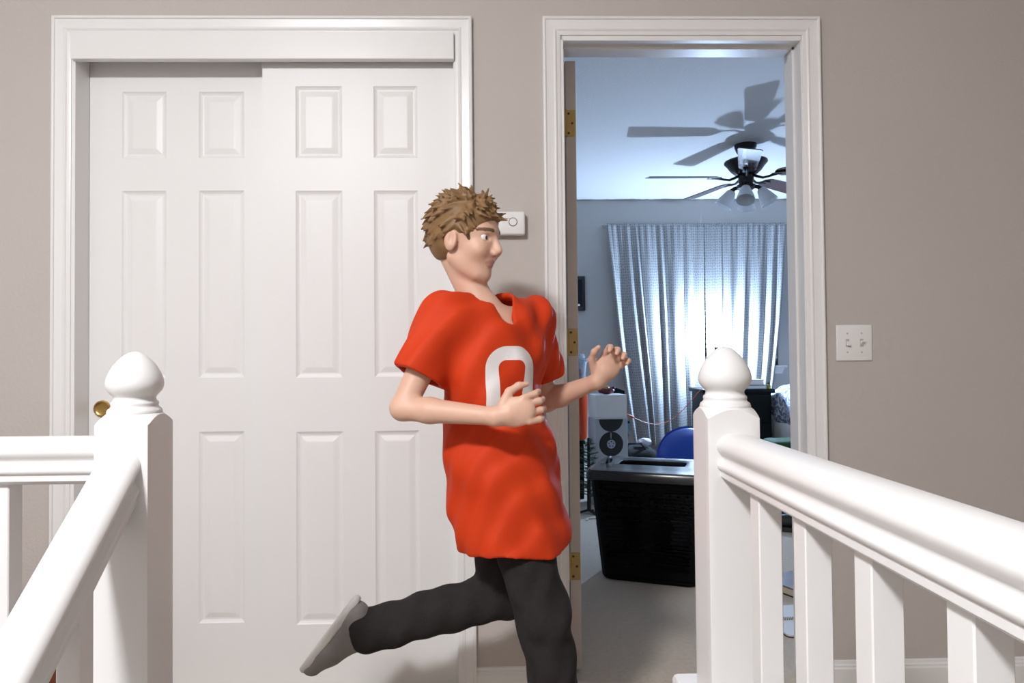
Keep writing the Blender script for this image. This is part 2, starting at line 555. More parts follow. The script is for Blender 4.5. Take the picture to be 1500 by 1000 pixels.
def newel(root, x, y, z0, parent_z=0.0):
    """square post with turned-in arched shoulders, and the acorn finial as its sub-part"""
    h = 0.0415
    th = [2 * PI * i / 64 for i in range(64)]
    ring = [(0.0385, 0.9705)]
    v = []
    def bnd(t):
        return min(h / max(abs(math.cos(t)), abs(math.sin(t))), h * 1.385)
    n = 64
    v += [(0.0385 * math.cos(t), 0.0385 * math.sin(t), 0.9705) for t in th]
    v += [(bnd(t) * math.cos(t), bnd(t) * math.sin(t), 0.968 - 0.90 * (bnd(t) - h)) for t in th]
    v += [(bnd(t) * math.cos(t), bnd(t) * math.sin(t), z0) for t in th]
    f = [(k * n + i, k * n + (i + 1) % n, (k + 1) * n + (i + 1) % n, (k + 1) * n + i) for k in range(2) for i in range(n)]
    f += [tuple(range(n)), tuple(range(2 * n, 3 * n))]
    p = MB().add([(a, b, c) for a, b, c in v], f).build('newel_post', M_rail, root, smooth=35)
    p.location = (x, y, 0)
    prof = [(0, .966), (.0395, .966), (.0400, .9715), (.0385, .9760), (.0350, .9785), (.0335, .9815), (.0345, .9840), (.0340, .9870),
            (.0315, .9890), (.0300, .9930), (.0310, .9965), (.0350, 1.0005), (.0395, 1.0060), (.0415, 1.0125), (.0418, 1.0180),
            (.0405, 1.0250), (.0370, 1.0340), (.0315, 1.0440), (.0245, 1.0530), (.0165, 1.0605), (.0085, 1.0655), (0, 1.0675)]
    MB().lathe(prof, 48).build('finial', M_rail, p, smooth=50)
    return p


def bal(root, x, y, z0, z1):
    return MB().rbox(x - .016, x + .016, y - .016, y + .016, z0, z1, 0.0015, 1).build('baluster', M_rail, root)


NY = 1.1015
CAPP = lambda hw: [(-hw, -.026), (-hw, -.008), (-hw + .003, -.002), (-hw + .009, 0), (hw - .009, 0), (hw - .003, -.002), (hw, -.008), (hw, -.026)]

# right: level guard railing running towards the viewer
g = thing('guard_railing', 'white guard railing with acorn newel post in front of the bedroom doorway', 'railing', (0.368, NY, 0.475))
newel(g, 0, 0, 0.5).location = (0, 0, -0.475)
MB().sweep(HRAIL, (0.004, -.0415, .931 - .475), (0.004, -1.75, .931 - .475), (1, 0, 0), (0, 0, 1)).build('handrail', M_rail, g, smooth=48)
MB().sweep(CAPP(.069), (0, .090, .025), (0, -3.2, .025), (1, 0, 0), (0, 0, 1)).build('base_cap', M_rail, g, smooth=40)
for k in range(11):
    bal(g, 0.003, 0.946 - NY - 0.1405 * k, 0.025, 0.866 - 0.475)

# left: landing railing parallel to the wall, with the corner newel post
l = thing('landing_railing', 'white landing railing parallel to the closet, left of the corner newel post', 'railing', (-0.578, NY, 0.475))
newel(l, 0, 0, 0.5).location = (0, 0, -0.475)
MB().sweep(HRAIL, (-.0415, 0, .934 - .475), (-1.95, 0, .934 - .475), (0, 1, 0), (0, 0, 1)).build('handrail', M_rail, l, smooth=48)
MB().sweep(CAPP(.095), (0.078, 0, .025), (-2.0, 0, .025), (0, 1, 0), (0, 0, 1)).build('base_cap', M_rail, l, smooth=40)
for k in range(13):
    bal(l, -0.780 + 0.578 - 0.1405 * k, 0, 0.025, 0.869 - 0.475)

# left: handrail going down the stairs
s = thing('stair_railing', 'white stair handrail sloping down towards the viewer on the left', 'railing', (-0.578, 1.06, 0.475))
MB().sweep(HRAIL, (-0.002, 0, .919 - .475), (-0.002, -1.9, .919 - .475 - 1.9 * SLOPE), (1, 0, 0), (0, 0, 1.28)).build('handrail', M_rail, s, smooth=48)
MB().sweep(CAPP(.069), (0, -0.02, .012 - .02 * SLOPE), (0, -2.6, .012 - 2.6 * SLOPE), (1, 0, 0), (0, 0, 1)).build('base_cap', M_rail, s, smooth=40)
for k in range(12):
    dy = 0.949 - 1.06 - 0.1405 * k
    o = bal(s, 0, dy, 0.0 + dy * SLOPE, 0.866 - 0.475 + dy * SLOPE)

# ------------------------------------------------------------------ things on the hall wall
Mx90 = Matrix.Rotation(PI / 2, 4, 'X')
sw = thing('light_switch', 'white double toggle light switch plate right of the doorway', 'light switch', (1.139, YW, 1.0855))
MB().rbox(-.058, .058, -.006, 0, -.0575, .0575, 0.0035, 3).build('plate', M_plastic, sw, smooth=40)
for sx, up in ((-.023, -1), (.023, 1)):
    MB().box(sx - .0055, sx + .0055, -.0066, -.0058, -.0125, .0125).build('slot', M_plasticgrey, sw)
    v = [(sx - .004, -.006, -.006), (sx + .004, -.006, -.006), (sx + .004, -.006, .006), (sx - .004, -.006, .006),
         (sx - .0035, -.019, up * .006 - .0025), (sx + .0035, -.019, up * .006 - .0025), (sx + .0035, -.019, up * .006 + .0025), (sx - .0035, -.019, up * .006 + .0025)]
    MB().add(v, [(0, 1, 5, 4), (1, 2, 6, 5), (2, 3, 7, 6), (3, 0, 4, 7), (4, 5, 6, 7)]).build('toggle', M_plastic, sw)
    for sz in (-.030, .030):
        MB().lathe([(0, .0012), (.0022, .001), (.003, 0)], 12, (sx, -.006, sz), Mx90).build('screw', M_plasticgrey, sw)

al = thing('wall_alarm', 'white wall alarm unit with a round button beside the boy\'s head', 'alarm', (0.0295, YW, 1.470))
MB().rbox(-.0605, .0605, -.030, 0, -.037, .037, 0.007, 4).build('housing', M_plastic, al, smooth=40)
MB().lathe([(.0118, -.001), (.0118, .0006), (.0138, .0006), (.0138, -.001)], 36, (.0225, -.030, .003), Mx90).build('button_groove', M_gap, al)
MB().lathe([(0, .0022), (.0105, .0020), (.0118, .0008), (.0118, -.001)], 36, (.0225, -.030, .003), Mx90).build('round_button', M_plastic, al, smooth=40)
for k in range(4):
    MB().rbox(-.052 + k * .0148, -.0385 + k * .0148, -.0308, -.0295, .006, .0135, .0003, 1).build('display_window', M_plasticgrey, al)
MB().box(-.054, .012, -.0304, -.0296, .0145, .0155).build('display_line', M_gap, al)
MB().rbox(-.046, -.038, -.0306, -.0295, -.017, -.009, .0003, 1).build('small_print', M_plasticgrey, al)

# small nail hole in the closet casing and the doorway casing stays paint wear; the hall ceiling lamp (out of frame)
hl = thing('ceiling_lamp', 'frosted dome ceiling lamp lighting the hall', 'ceiling lamp', HALL_LAMP_POS)
MB().lathe([(0, 0), (.20, 0), (.20, -.02), (.18, -.025), (0, -.025)], 40).build('base_plate', M_brassdull, hl, smooth=40)
M_hall = mat('lit_dome_glass', (0.9, 0.9, 0.9), 0.4, emit=HALL_LAMP_COL, estr=HALL_LAMP)
MB().lathe([(.178, -.025), (.174, -.050), (.150, -.080), (.105, -.103), (.050, -.115), (0, -.118)], 40).build('dome', M_hall, hl, smooth=60)

# orange-brown basket on the landing floor, seen through the left balusters
bk = thing('basket', 'orange-brown basket with a paler band behind the left railing', 'basket', (-1.33, 1.85, 0.0), 0.15)
def bask(z0, z1, w0, w1, wall=.012):
    v, f = [], []
    n = 32
    for w, z in ((w0, z0), (w1, z1), (w1 - wall, z1), (w0 - wall, z0 + .012)):
        for i in range(n):
            t = 2 * PI * i / n
            c_, s_ = math.cos(t), math.sin(t)
            k = (abs(c_) ** 5 + abs(s_) ** 5) ** (-1 / 5)
            v.append((w * k * c_, w * .72 * k * s_, z))
    for k in range(3):
        for i in range(n):
            f.append((k * n + i, k * n + (i + 1) % n, (k + 1) * n + (i + 1) % n, (k + 1) * n + i))
    f += [tuple(range(n)), tuple(range(3 * n, 4 * n))]
    return MB().add(v, f)
bask(0, .33, .15, .185).build('body', M_basket, bk, smooth=40)
bask(.14, .165, .168, .171, .010).build('band', M_basketband, bk, smooth=40)
bask(.315, .335, .188, .190, .016).build('rim', M_basketband, bk, smooth=40)

# ------------------------------------------------------------------ bedroom: window, curtains
w1 = struct(empty('window_1', ((WX0 + WX1) / 2, YF, WZ0)), 'dark night window with brown blinds behind the curtains', 'window')
hw, hh = (WX1 - WX0) / 2, WZ1 - WZ0
MB().box(-hw, hw, .085, .095, 0, hh).build('pane', M_glassdark, w1)
mb = MB()
for a, b, c_, d_ in ((-hw, -hw + .04, 0, hh), (hw - .04, hw, 0, hh), (-hw, hw, 0, .04), (-hw, hw, hh - .04, hh), (-.02, .02, 0, hh)):
    mb.box(a, b, .07, .085, c_, d_)
mb.build('window_frame', M_slat, w1)
for k in range(24):
    z = hh - .06 - k * .045
    if z < .03:
        break
    a = .012
    MB().add([(-hw + .01, .012, z - a), (hw - .008, .012, z - a), (hw - .008, .05, z + a), (-hw + .01, .05, z + a),
              (-hw + .01, .012, z - a - .003), (hw - .008, .012, z - a - .003), (hw - .008, .05, z + a - .003), (-hw + .01, .05, z + a - .003)],
             [(0, 1, 2, 3), (7, 6, 5, 4), (0, 4, 5, 1), (1, 5, 6, 2), (2, 6, 7, 3), (3, 7, 4, 0)]).build('blind_slat', M_slat, w1)
MB().rbox(-hw + .01, hw - .004, .005, .055, .06, .085, .004).build('bottom_rail', M_plastic, w1)
MB().rbox(-hw - .07, hw + .07, -.030, .09, -.022, 0, .004).build('window_sill', M_trim, w1)
ap = [(-hw - .05, -.018, -.022), (hw + .05, -.018, -.022), (hw + .05, 0, -.022), (-hw - .05, 0, -.022),
      (-hw - .025, -.018, -.075), (hw + .025, -.018, -.075), (hw + .025, 0, -.075), (-hw - .025, 0, -.075)]
MB().add(ap, [(0, 1, 2, 3), (7, 6, 5, 4), (0, 4, 5, 1), (1, 5, 6, 2), (2, 6, 7, 3), (3, 7, 4, 0)]).build('sill_apron', M_trim, w1)


def curtain(name, xt0, xt1, xb0, xb1, z1, z0, ph, nf, label):
    """gathered cloth: fold depth and spread vary from the rod to the hem"""
    root = thing(name, label, 'curtain', ((xt0 + xt1) / 2, YF - 0.068, z1))
    ox, oy = (xt0 + xt1) / 2, 0.0
    NU, NV = 170, 60
    r = random.Random(int(ph * 100))
    cuts = sorted([0] + [r.uniform(.03, .97) for _ in range(nf - 1)] + [1])
    amps = [r.uniform(.35, 1.0) for _ in range(nf)]
    v, uvs = [], []
    for j in range(NV + 1):
        t = j / NV
        z = (z0 - z1) * t
        a = xt0 + (xb0 - xt0) * t ** 1.25
        b = xt1 + (xb1 - xt1) * t ** 1.25
        for i in range(NU + 1):
            u = i / NU
            k = 0
            while k < nf - 1 and u > cuts[k + 1]:
                k += 1
            lu = (u - cuts[k]) / (cuts[k + 1] - cuts[k] + 1e-9)
            fold = math.sin(PI * lu) ** 1.5 * amps[k] * (1 if k % 2 == 0 else -0.40)
            g_ = .35 + .65 * min(1, t * 2.2)
            fine = .35 * math.sin(u * 92 + ph) * max(0, 1 - t * 5)
            y = -.032 * (fold * g_ * 1.25 + .25 * math.sin(u * 17 + ph + t * 1.3) + fine * .5)
            y -= .02 * math.sin(PI * t)
            x = a + (b - a) * u + .010 * math.sin(t * 5 + u * 9 + ph) * t
            v.append((x - ox, y, z + .008 * math.sin(u * 23 + ph) * t))
            uvs.append((u * 1.1, -z))
    f = [(j * (NU + 1) + i, j * (NU + 1) + i + 1, (j + 1) * (NU + 1) + i + 1, (j + 1) * (NU + 1) + i) for j in range(NV) for i in range(NU)]
    mbx = MB().add(v, f)
    o = mbx.build('cloth', M_curtain, root, smooth=80)
    lay = o.data.uv_layers.new(name='cloth')
    for lp in o.data.loops:
        lay.data[lp.index].uv = uvs[lp.vertex_index]
    md = o.modifiers.new('thickness', 'SOLIDIFY')
    md.thickness = 0.003
    return root


curtain('curtain', 0.978, 1.842, 1.20, 1.80, 2.212, 0.24, 1.7, 15, 'left grey-white patterned curtain panel, swept in at its outer edge')
curtain('curtain', 1.846, 2.570, 1.84, 2.375, 2.212, 0.24, 4.1, 13, 'right grey-white patterned curtain panel beside the window edge')
rod = thing('curtain_rod', 'thin grey curtain rod above the bedroom window', 'curtain rod', (1.77, YF - 0.068, 2.205))
MB().tube([(-.83, .034, 0), (.83, .034, 0)], .007, 12).build('rod', M_plasticgrey, rod, smooth=40)
for sx in (-.81, .81):
    MB().rbox(sx - .008, sx + .008, .03, .068, -.012, .012, .002).build('bracket', M_plasticgrey, rod)

pf = thing('picture_frame', 'black framed picture on the wall left of the curtains', 'picture', (0.60, YF, 1.447))
MB().rbox(-.184, .184, -.022, 0, 0, .306, .004).build('frame', M_black, pf, smooth=40)
MB().box(-.155, .155, -.0235, -.021, .03, .276).build('dark_print', M_navy, pf)
MB().rbox(.118, .136, -.0245, -.0225, .040, .058, .001, 1).build('pale_mark', M_paper, pf)

# ------------------------------------------------------------------ ceiling fan with a light kit
fan = thing('ceiling_fan', 'dark five-blade ceiling fan with four frosted glass shades', 'ceiling fan', (1.66, 4.479, CEIL))
MB().lathe([(0, 0), (.072, 0), (.070, -.02), (.058, -.05), (.040, -.072), (.018, -.078), (0, -.078)], 36).build('canopy', M_fanmetal, fan, smooth=40)
MB().lathe([(.014, -.07), (.014, -.10)], 16).build('downrod', M_fanmetal, fan, smooth=40)
MB().lathe([(0, -.085), (.060, -.088), (.118, -.102), (.138, -.112), (.139, -.122), (.122, -.140), (.100, -.172), (.072, -.196), (.050, -.202), (0, -.202)], 48).build('motor_housing', M_fanmetal, fan, smooth=30)
MB().lathe([(.044, -.20), (.050, -.212), (.050, -.245), (.044, -.262), (.060, -.270), (.060, -.290), (.035, -.305), (0, -.308)], 36).build('switch_housing', M_fanmetal, fan, smooth=35)
MB().lathe([(.014, -.305), (.026, -.315), (.028, -.338), (.020, -.352), (0, -.355)], 24).build('end_cap', M_fanmetal, fan, smooth=35)
iron_me = blade_me = None
for k in range(5):
    ang = math.radians(-108 + 72 * k)
    if iron_me is None:
        pts = [(.04, 0, -.205), (.075, 0, -.222), (.11, 0, -.236), (.15, 0, -.232), (.185, 0, -.224), (.23, 0, -.222)]
        io = MB().tube(pts, [.010, .009, .008, .008, .010, .007], 8)
        io.rbox(.17, .255, -.028, .028, -.2255, -.2205, .002, 1)
        io = io.build('blade_iron', M_fanmetal, fan, smooth=40)
        iron_me = io.data
        # blade: slightly widening plank with a chamfered root, pitched 12 degrees
        out = [(.19, -.020), (.215, -.048), (.24, -.055), (.64, -.070), (.66, -.060), (.66, .060), (.64, .070), (.24, .055), (.215, .048), (.19, .020)]
        R12 = Matrix.Rotation(math.radians(-11), 3, 'X')
        n = len(out)
        vv = [R12 @ Vector((a, b, .003)) + Vector((0, 0, -.2165)) for a, b in out] + [R12 @ Vector((a, b, -.003)) + Vector((0, 0, -.2165)) for a, b in out]
        ff = [tuple(range(n)), tuple(reversed(range(n, 2 * n)))] + [(i, (i + 1) % n, n + (i + 1) % n, n + i) for i in range(n)]
        bo = MB().add(vv, ff).build('blade', M_blade, fan)
        blade_me = bo.data
    else:
        io = bpy.data.objects.new('blade_iron', iron_me)
        bo = bpy.data.objects.new('blade', blade_me)
        for o in (io, bo):
            COL.objects.link(o)
            o.parent = fan
    io.rotation_euler.z = bo.rotation_euler.z = ang
for a in (-112, 160, -25, 70):
    ar = math.radians(a)
    d = Vector((math.cos(ar), math.sin(ar), 0))
    arm = MB().tube([Vector((0, 0, -.28)) + d * .045, Vector((0, 0, -.288)) + d * .075, Vector((0, 0, -.305)) + d * .092], [.012, .013, .018], 10).build('lamp_arm', M_fanmetal, fan, smooth=40)
    ax = (d * .50 + Vector((0, 0, -.85))).normalized()
    Mr = Vector((0, 0, -1)).rotation_difference(ax).to_matrix().to_4x4()
    prof = [(.022, 0), (.028, -.006), (.036, -.030), (.046, -.060), (.055, -.090), (.060, -.112), (.0565, -.112), (.051, -.090), (.042, -.060), (.032, -.030), (.024, -.008)]
    MB().lathe(prof, 28, Vector((0, 0, -.303)) + d * .090, Mr).build('glass_shade', M_frost, fan, smooth=40)

# ------------------------------------------------------------------ nightstand, lamp and small things on it
ns = thing('nightstand', 'black wooden nightstand behind the newel post, beside the bed', 'nightstand', (1.915, 5.61, 0))
MB().rbox(-.26, .27, -.19, .19, .03, .735, .004).build('body', M_blackwood, ns)
MB().rbox(-.285, .295, -.21, .21, .735, .768, .008, 3).build('top', M_blackwood, ns, smooth=40)
for k in range(3):
    dr = MB().rbox(-.24, .25, -.205, -.185, .06 + k * .225, .265 + k * .225, .004).build('drawer', M_blackwood, ns)
    MB().lathe([(.006, 0), (.006, .012), (.013, .018), (.012, .026), (0, .028)], 16, (.005, -.205, .165 + k * .225), Mx90).build('knob', M_fanmetal, dr, smooth=40)
for sx in (-.23, .24):
    for sy in (-.16, .16):
        MB().rbox(sx - .02, sx + .02, sy - .02, sy + .02, 0, .03, .002, 1).build('foot', M_blackwood, ns)

lp = thing('table_lamp', 'small table lamp with a bare cold-white bulb glowing behind the newel finial', 'lamp', (BULB_POS[0], BULB_POS[1], 0.768))
zb = BULB_POS[2] - 0.768
MB().lathe([(0, 0), (.046, 0), (.046, .010), (.036, .018), (.016, .026), (.012, .05), (.012, zb - .10), (.020, zb - .095), (.020, zb - .06), (0, zb - .06)], 28).build('stand', M_fanmetal, lp, smooth=40)
M_bulb = mat('lit_bulb', (0.9, 0.9, 0.9), 0.3, emit=BULB_COL, estr=BULB)
MB().lathe([(0, zb - .06), (.013, zb - .058), (.015, zb - .045), (.024, zb - .028), (.030, zb - .008), (.030, zb + .008), (.024, zb + .023), (.013, zb + .031), (0, zb + .034)], 20).build('bulb', M_bulb, lp, smooth=60)


def book(name, w, d, h, cover, label, loc, rz, cat='book'):
    b = thing(name, label, cat, loc, rz)
    t = .004
    mb = MB().box(-w / 2, w / 2, -d / 2, d / 2, 0, t).box(-w / 2, w / 2, -d / 2, d / 2, h - t, h).box(-w / 2, -w / 2 + t, -d / 2, d / 2, t, h - t)
    mb.build('cover', cover, b)
    MB().box(-w / 2 + t, w / 2 - .006, -d / 2 + .005, d / 2 - .005, t, h - t).build('pages', M_paper, b)
    return b


book('book', .19, .15, .030, M_cover, 'grey-blue book lying on the black nightstand, under another book', (2.045, 5.485, .7685), .08)
book('book', .17, .14, .044, M_cover2, 'thick tan-covered book with white pages on top of a grey-blue book', (2.045, 5.485, .799), .05)
bl = thing('alarm_clock', 'small round black clock on top of the tan book', 'clock', (2.022, 5.48, .8435))
MB().lathe([(0, -.014), (.022, -.014), (.026, -.010), (.026, .010), (.022, .014), (0, .014)], 24, (0, 0, .028), Mx90).build('case', M_black, bl, smooth=40)
MB().lathe([(0, .0005), (.019, 0)], 24, (0, -.0142, .028), Mx90).build('dial', M_navy, bl)
for sx in (-.014, .014):
    MB().tube([(sx, 0, .010), (sx * 1.2, 0, 0)], .003, 8).build('foot', M_black, bl)
bt = thing('bottle', 'tiny olive-yellow bottle at the corner of the black nightstand', 'bottle', (2.170, 5.435, .768))
MB().lathe([(0, 0), (.016, 0), (.017, .003), (.017, .026), (.012, .032), (.008, .036), (.008, .042), (0, .042)], 20).build('body', M_bottle, bt, smooth=40)
MB().lathe([(.0095, .038), (.0095, .05), (0, .05)], 16).build('cap', M_black, bt, smooth=40)

# ------------------------------------------------------------------ bed
bed = thing('bed', 'bed with a rumpled blue-white floral comforter beside the nightstand', 'bed', (2.805, 4.84, 0))
MB().rbox(-.52, .66, -1.0, 1.0, .10, .30, .01).build('base', M_blackwood, bed)
MB().rbox(-.54, .68, -1.02, 1.02, .30, .56, .05, 4).build('mattress', M_sheet, bed, smooth=60)
for sx in (-.46, .60):
    for sy in (-.92, .92):
        MB().rbox(sx - .03, sx + .03, sy - .03, sy + .03, 0, .10, .003, 1).build('leg', M_blackwood, bed)


def n3(x, y, z, s):
    return (math.sin(x * s + 1.3 * math.sin(y * s * .7 + 2)) + math.sin(y * s * 1.3 + 1.7 * math.sin(z * s * .9 + x * s * .5)) + math.sin(z * s * 1.1 + 1.1 * math.sin(x * s * 1.7))) / 3


def blob(fn, nu=60, nv=40):
    """closed lumpy surface r(u,v) on a rounded box footprint"""
    v, f = [], []
    for j in range(nv + 1):
        ph = -PI / 2 + PI * j / nv
        for i in range(nu):
            th = 2 * PI * i / nu
            v.append(fn(th, ph))
    for j in range(nv):
        for i in range(nu):
            f.append((j * nu + i, j * nu + (i + 1) % nu, (j + 1) * nu + (i + 1) % nu, (j + 1) * nu + i))
    return MB().add(v, f)


def superell(cx, cy, cz, rx, ry, rz, e1=.5, e2=.5, amp=0.0, s=20.0):
    def sp(c_, e):
        return math.copysign(abs(c_) ** e, c_)
    def fn(th, ph):
        x = sp(math.cos(ph), e1) * sp(math.cos(th), e2)
        y = sp(math.cos(ph), e1) * sp(math.sin(th), e2)
        z = sp(math.sin(ph), e1)
        k = 1 + amp * n3(x * rx, y * ry, z * rz, s)
        return (cx + x * rx * k, cy + y * ry * k, cz + z * rz * k)
    return fn


blob(superell(.06, -.05, .62, .64, 1.0, .20, .45, .35, .035, 17), 120, 60).build('comforter', M_comforter, bed, smooth=60)
blob(superell(.02, .10, .72, .58, .50, .115, .6, .5, .06, 21), 80, 40).build('pillow', M_comforter, bed, smooth=60)
blob(superell(.04, -.05, .44, .60, 1.01, .10, .35, .3, .02, 22), 90, 30).build('sheet', M_sheet, bed, smooth=60)

gc = thing('floor_cushion', 'pale green cushion on the floor against the bed', 'cushion', (1.985, 4.66, 0))
blob(superell(0, 0, .20, .15, .15, .20, .5, .6, .03, 18)).build('cover', M_palegreen, gc, smooth=60)
gd = thing('folded_blanket', 'dark green folded blanket on the pale green cushion', 'blanket', (1.985, 4.66, .400))
blob(superell(0, 0, .030, .135, .13, .034, .4, .5, .05, 26)).build('cloth', M_darkgreen, gd, smooth=60)

# ------------------------------------------------------------------ laundry hamper
hm = thing('laundry_hamper', 'black perforated plastic laundry hamper with a lid, in the doorway', 'hamper', (0.742, 3.292, 0), -0.378)
HB, HT, DB, DT, HH = .222, .262, .165, .225, .505     # half widths / depths at foot and top


def hamper_wall(wb, wt, depth_b, depth_t, axis, sgn, rnd):
    """perforated wall: small square cells, every second one has an octagonal hole"""
    nx, nz = (26, 30) if axis == 'x' else (20, 30)
    mbw = MB()
    def P(a, t):
        h = wb + (wt - wb) * t
        dd = depth_b + (depth_t - depth_b) * t
        x, y = a * h, sgn * dd
        if axis == 'y':
            x, y = y, a * h
        # rounded vertical edges
        ex = HB + (HT - HB) * t
        ey = DB + (DT - DB) * t
        r = .045
        qx, qy = max(abs(x) - (ex - r), 0), max(abs(y) - (ey - r), 0)
        q = math.hypot(qx, qy)
        if q > r:
            x = math.copysign(ex - r + qx * r / q, x)
            y = math.copysign(ey - r + qy * r / q, y)
        return (x, y, .018 + t * (HH - .018))
    vid = {}
    def V(a, t):
        key = (round(a, 5), round(t, 5))
        if key not in vid:
            vid[key] = len(mbw.v)
            mbw.v.append(P(a, t))
        return vid[key]
    for i in range(nx):
        for j in range(nz):
            a0, a1 = -1 + 2 * i / nx, -1 + 2 * (i + 1) / nx
            t0, t1 = j / nz, (j + 1) / nz
            c0 = [V(a0, t0), V(a1, t0), V(a1, t1), V(a0, t1)]
            hole = (i + j) % 2 == 0 and 2 <= i < nx - 2 and 3 <= j < nz - 2 and not (j in (14, 15) and axis == 'x' and i % 9 == 4)
            if not hole:
                mbw.f.append(tuple(c0))
                mbw.mi.append(0)
                continue
            am, tm = (a0 + a1) / 2, (t0 + t1) / 2
            ring = []
            for k in range(8):
                th = 2 * PI * (k + .5) / 8 + PI
                ring.append(V(am + .27 * (a1 - a0) * math.cos(th), tm + .27 * (t1 - t0) * math.sin(th)))
            # corners at th = -135,-45,45,135 deg ; ring k centred on th from 180+22.5
            for q in range(4):
                c_a, c_b = c0[q], c0[(q + 1) % 4]
                r0, r1, r2 = ring[(2 * q) % 8], ring[(2 * q + 1) % 8], ring[(2 * q + 2) % 8]
                mbw.f.append((c_a, r0, r1) if False else (c_a, c_b, r2, r1))
                mbw.mi.append(0)
                mbw.f.append((c_a, r1, r0))
                mbw.mi.append(0)
    return mbw


body = MB()
for axis, sgn in (('x', -1), ('x', 1), ('y', -1), ('y', 1)):
    w_ = hamper_wall(HB, HT, DB, DT, 'x', sgn, 0) if axis == 'x' else hamper_wall(DB, DT, HB, HT, 'y', sgn, 0)
    body.add(w_.v, w_.f)
# bottom: rounded foot
def rrect(hx, hy, r, n=6):
    pts = []
    for cx, cy, a0 in ((hx - r, hy - r, 0), (-hx + r, hy - r, 90), (-hx + r, -hy + r, 180), (hx - r, -hy + r, 270)):
        for k in range(n + 1):
            a = math.radians(a0 + 90 * k / n)
            pts.append((cx + r * math.cos(a), cy + r * math.sin(a)))
    return pts
def loops(mbx, ls, cap0=True, cap1=True):
    n = len(ls[0])
    v = [p for l_ in ls for p in l_]
    f = [(k * n + i, k * n + (i + 1) % n, (k + 1) * n + (i + 1) % n, (k + 1) * n + i) for k in range(len(ls) - 1) for i in range(n)]
    if cap0:
        f.append(tuple(range(n)))
    if cap1:
        f.append(tuple(range((len(ls) - 1) * n, len(ls) * n)))
    mbx.add(v, f)
loops(body, [[(x, y, 0) for x, y in rrect(HB - .018, DB - .018, .04)], [(x, y, .006) for x, y in rrect(HB - .006, DB - .006, .045)],
             [(x, y, .020) for x, y in rrect(HB + .001, DB + .001, .046)]], True, False)
bo = body.build('body', M_blackpl, hm, smooth=40)
md = bo.modifiers.new('thickness', 'SOLIDIFY')
md.thickness = .0025
# lid: flat frame round a long opening, with a deep skirt and end grips
lid = MB()
o_, i_ = rrect(.278, .238, .05), rrect(.158, .075, .03)
ls = [[(x * .985, y * .985, HH - .030) for x, y in o_], [(x, y, HH - .028) for x, y in o_], [(x, y, HH + .004) for x, y in o_],
      [(x * .975, y * .970, HH + .016) for x, y in o_], [(x * 1.08, y * 1.10 + .01, HH + .024) for x, y in i_], [(x, y + .01, HH + .020) for x, y in i_],
      [(x * .985, y * .97 + .01, HH - .002) for x, y in i_]]
loops(lid, ls, False, False)
lo = lid.build('lid', mat('grey_black_lid', (0.018, 0.019, 0.022), 0.22), hm, smooth=35)
md = lo.modifiers.new('thickness', 'SOLIDIFY')
md.thickness = .003
for sx in (-1,):
    v = [(sx * .215, .02 + dy, HH + .021 + dz) for dy, dz in ((-.05, 0), (-.03, .014), (.03, .014), (.05, 0))]
    MB().tube(v, .007, 8).build('lid_grip', M_blackpl, hm, smooth=50)
    MB().rbox(-.245, -.225, -.045, .085, HH + .0165, HH + .0195, .001, 1).build('grip_hole', M_black, hm)
lc = thing('laundry', 'blue and dark laundry inside the black hamper', 'laundry', (0.742, 3.292, 0.03), -0.378)
blob(superell(0, 0, .205, .188, .132, .20, .35, .4, .03, 22)).build('dark_clothes', M_blackcloth, lc, smooth=60)
blob(superell(.06, .01, .425, .085, .06, .030, .7, .7, .1, 40), 40, 24).build('blue_shirt', M_bluecloth, lc, smooth=60)

# ------------------------------------------------------------------ behind the hamper
sa = thing('saucer', 'large round blue plastic saucer leaning behind the black hamper', 'saucer', (1.43, 5.05, 0), 0.0)
Ms = Matrix.Rotation(math.radians(68), 4, 'X')
MB().lathe([(0, .07), (.12, .062), (.20, .040), (.225, .020), (.232, .018), (.25, .0), (.262, .004), (.262, .010), (.250, .008), (.238, .026), (.228, .030), (.205, .050), (.12, .074), (0, .082)], 56,
           (0, 0, .262), Ms).build('shell', M_bluepl, sa, smooth=40)
bg = thing('duffel_bag', 'black cloth bag under the left curtain', 'bag', (1.10, 5.56, 0))
blob(superell(0, 0, .155, .20, .16, .155, .6, .6, .05, 20)).build('body', M_blackcloth, bg, smooth=60)
MB().tube([(-.10, -.10, .28), (-.06, -.12, .34), (.04, -.12, .345), (.09, -.10, .28)], .008, 8).build('handle', M_black, bg, smooth=60)
pw = thing('crumpled_paper', 'crumpled white paper on the black bag under the curtain', 'paper', (1.30, 5.52, .0))
pw.location = (1.18, 5.50, .312)
blob(superell(0, 0, .030, .055, .035, .032, .8, .8, .22, 70), 30, 20).build('ball', M_paper, pw)

# tall printed box, white box on it, board and toys
rb = thing('printed_box', 'pale grey tall box printed with black reels, behind the hamper', 'box', (0.779, 4.86, 0), 0.12)
MB().rbox(-.118, .118, -.10, .10, 0, .606, .006, 3).build('body', M_reelgrey, rb, smooth=40)


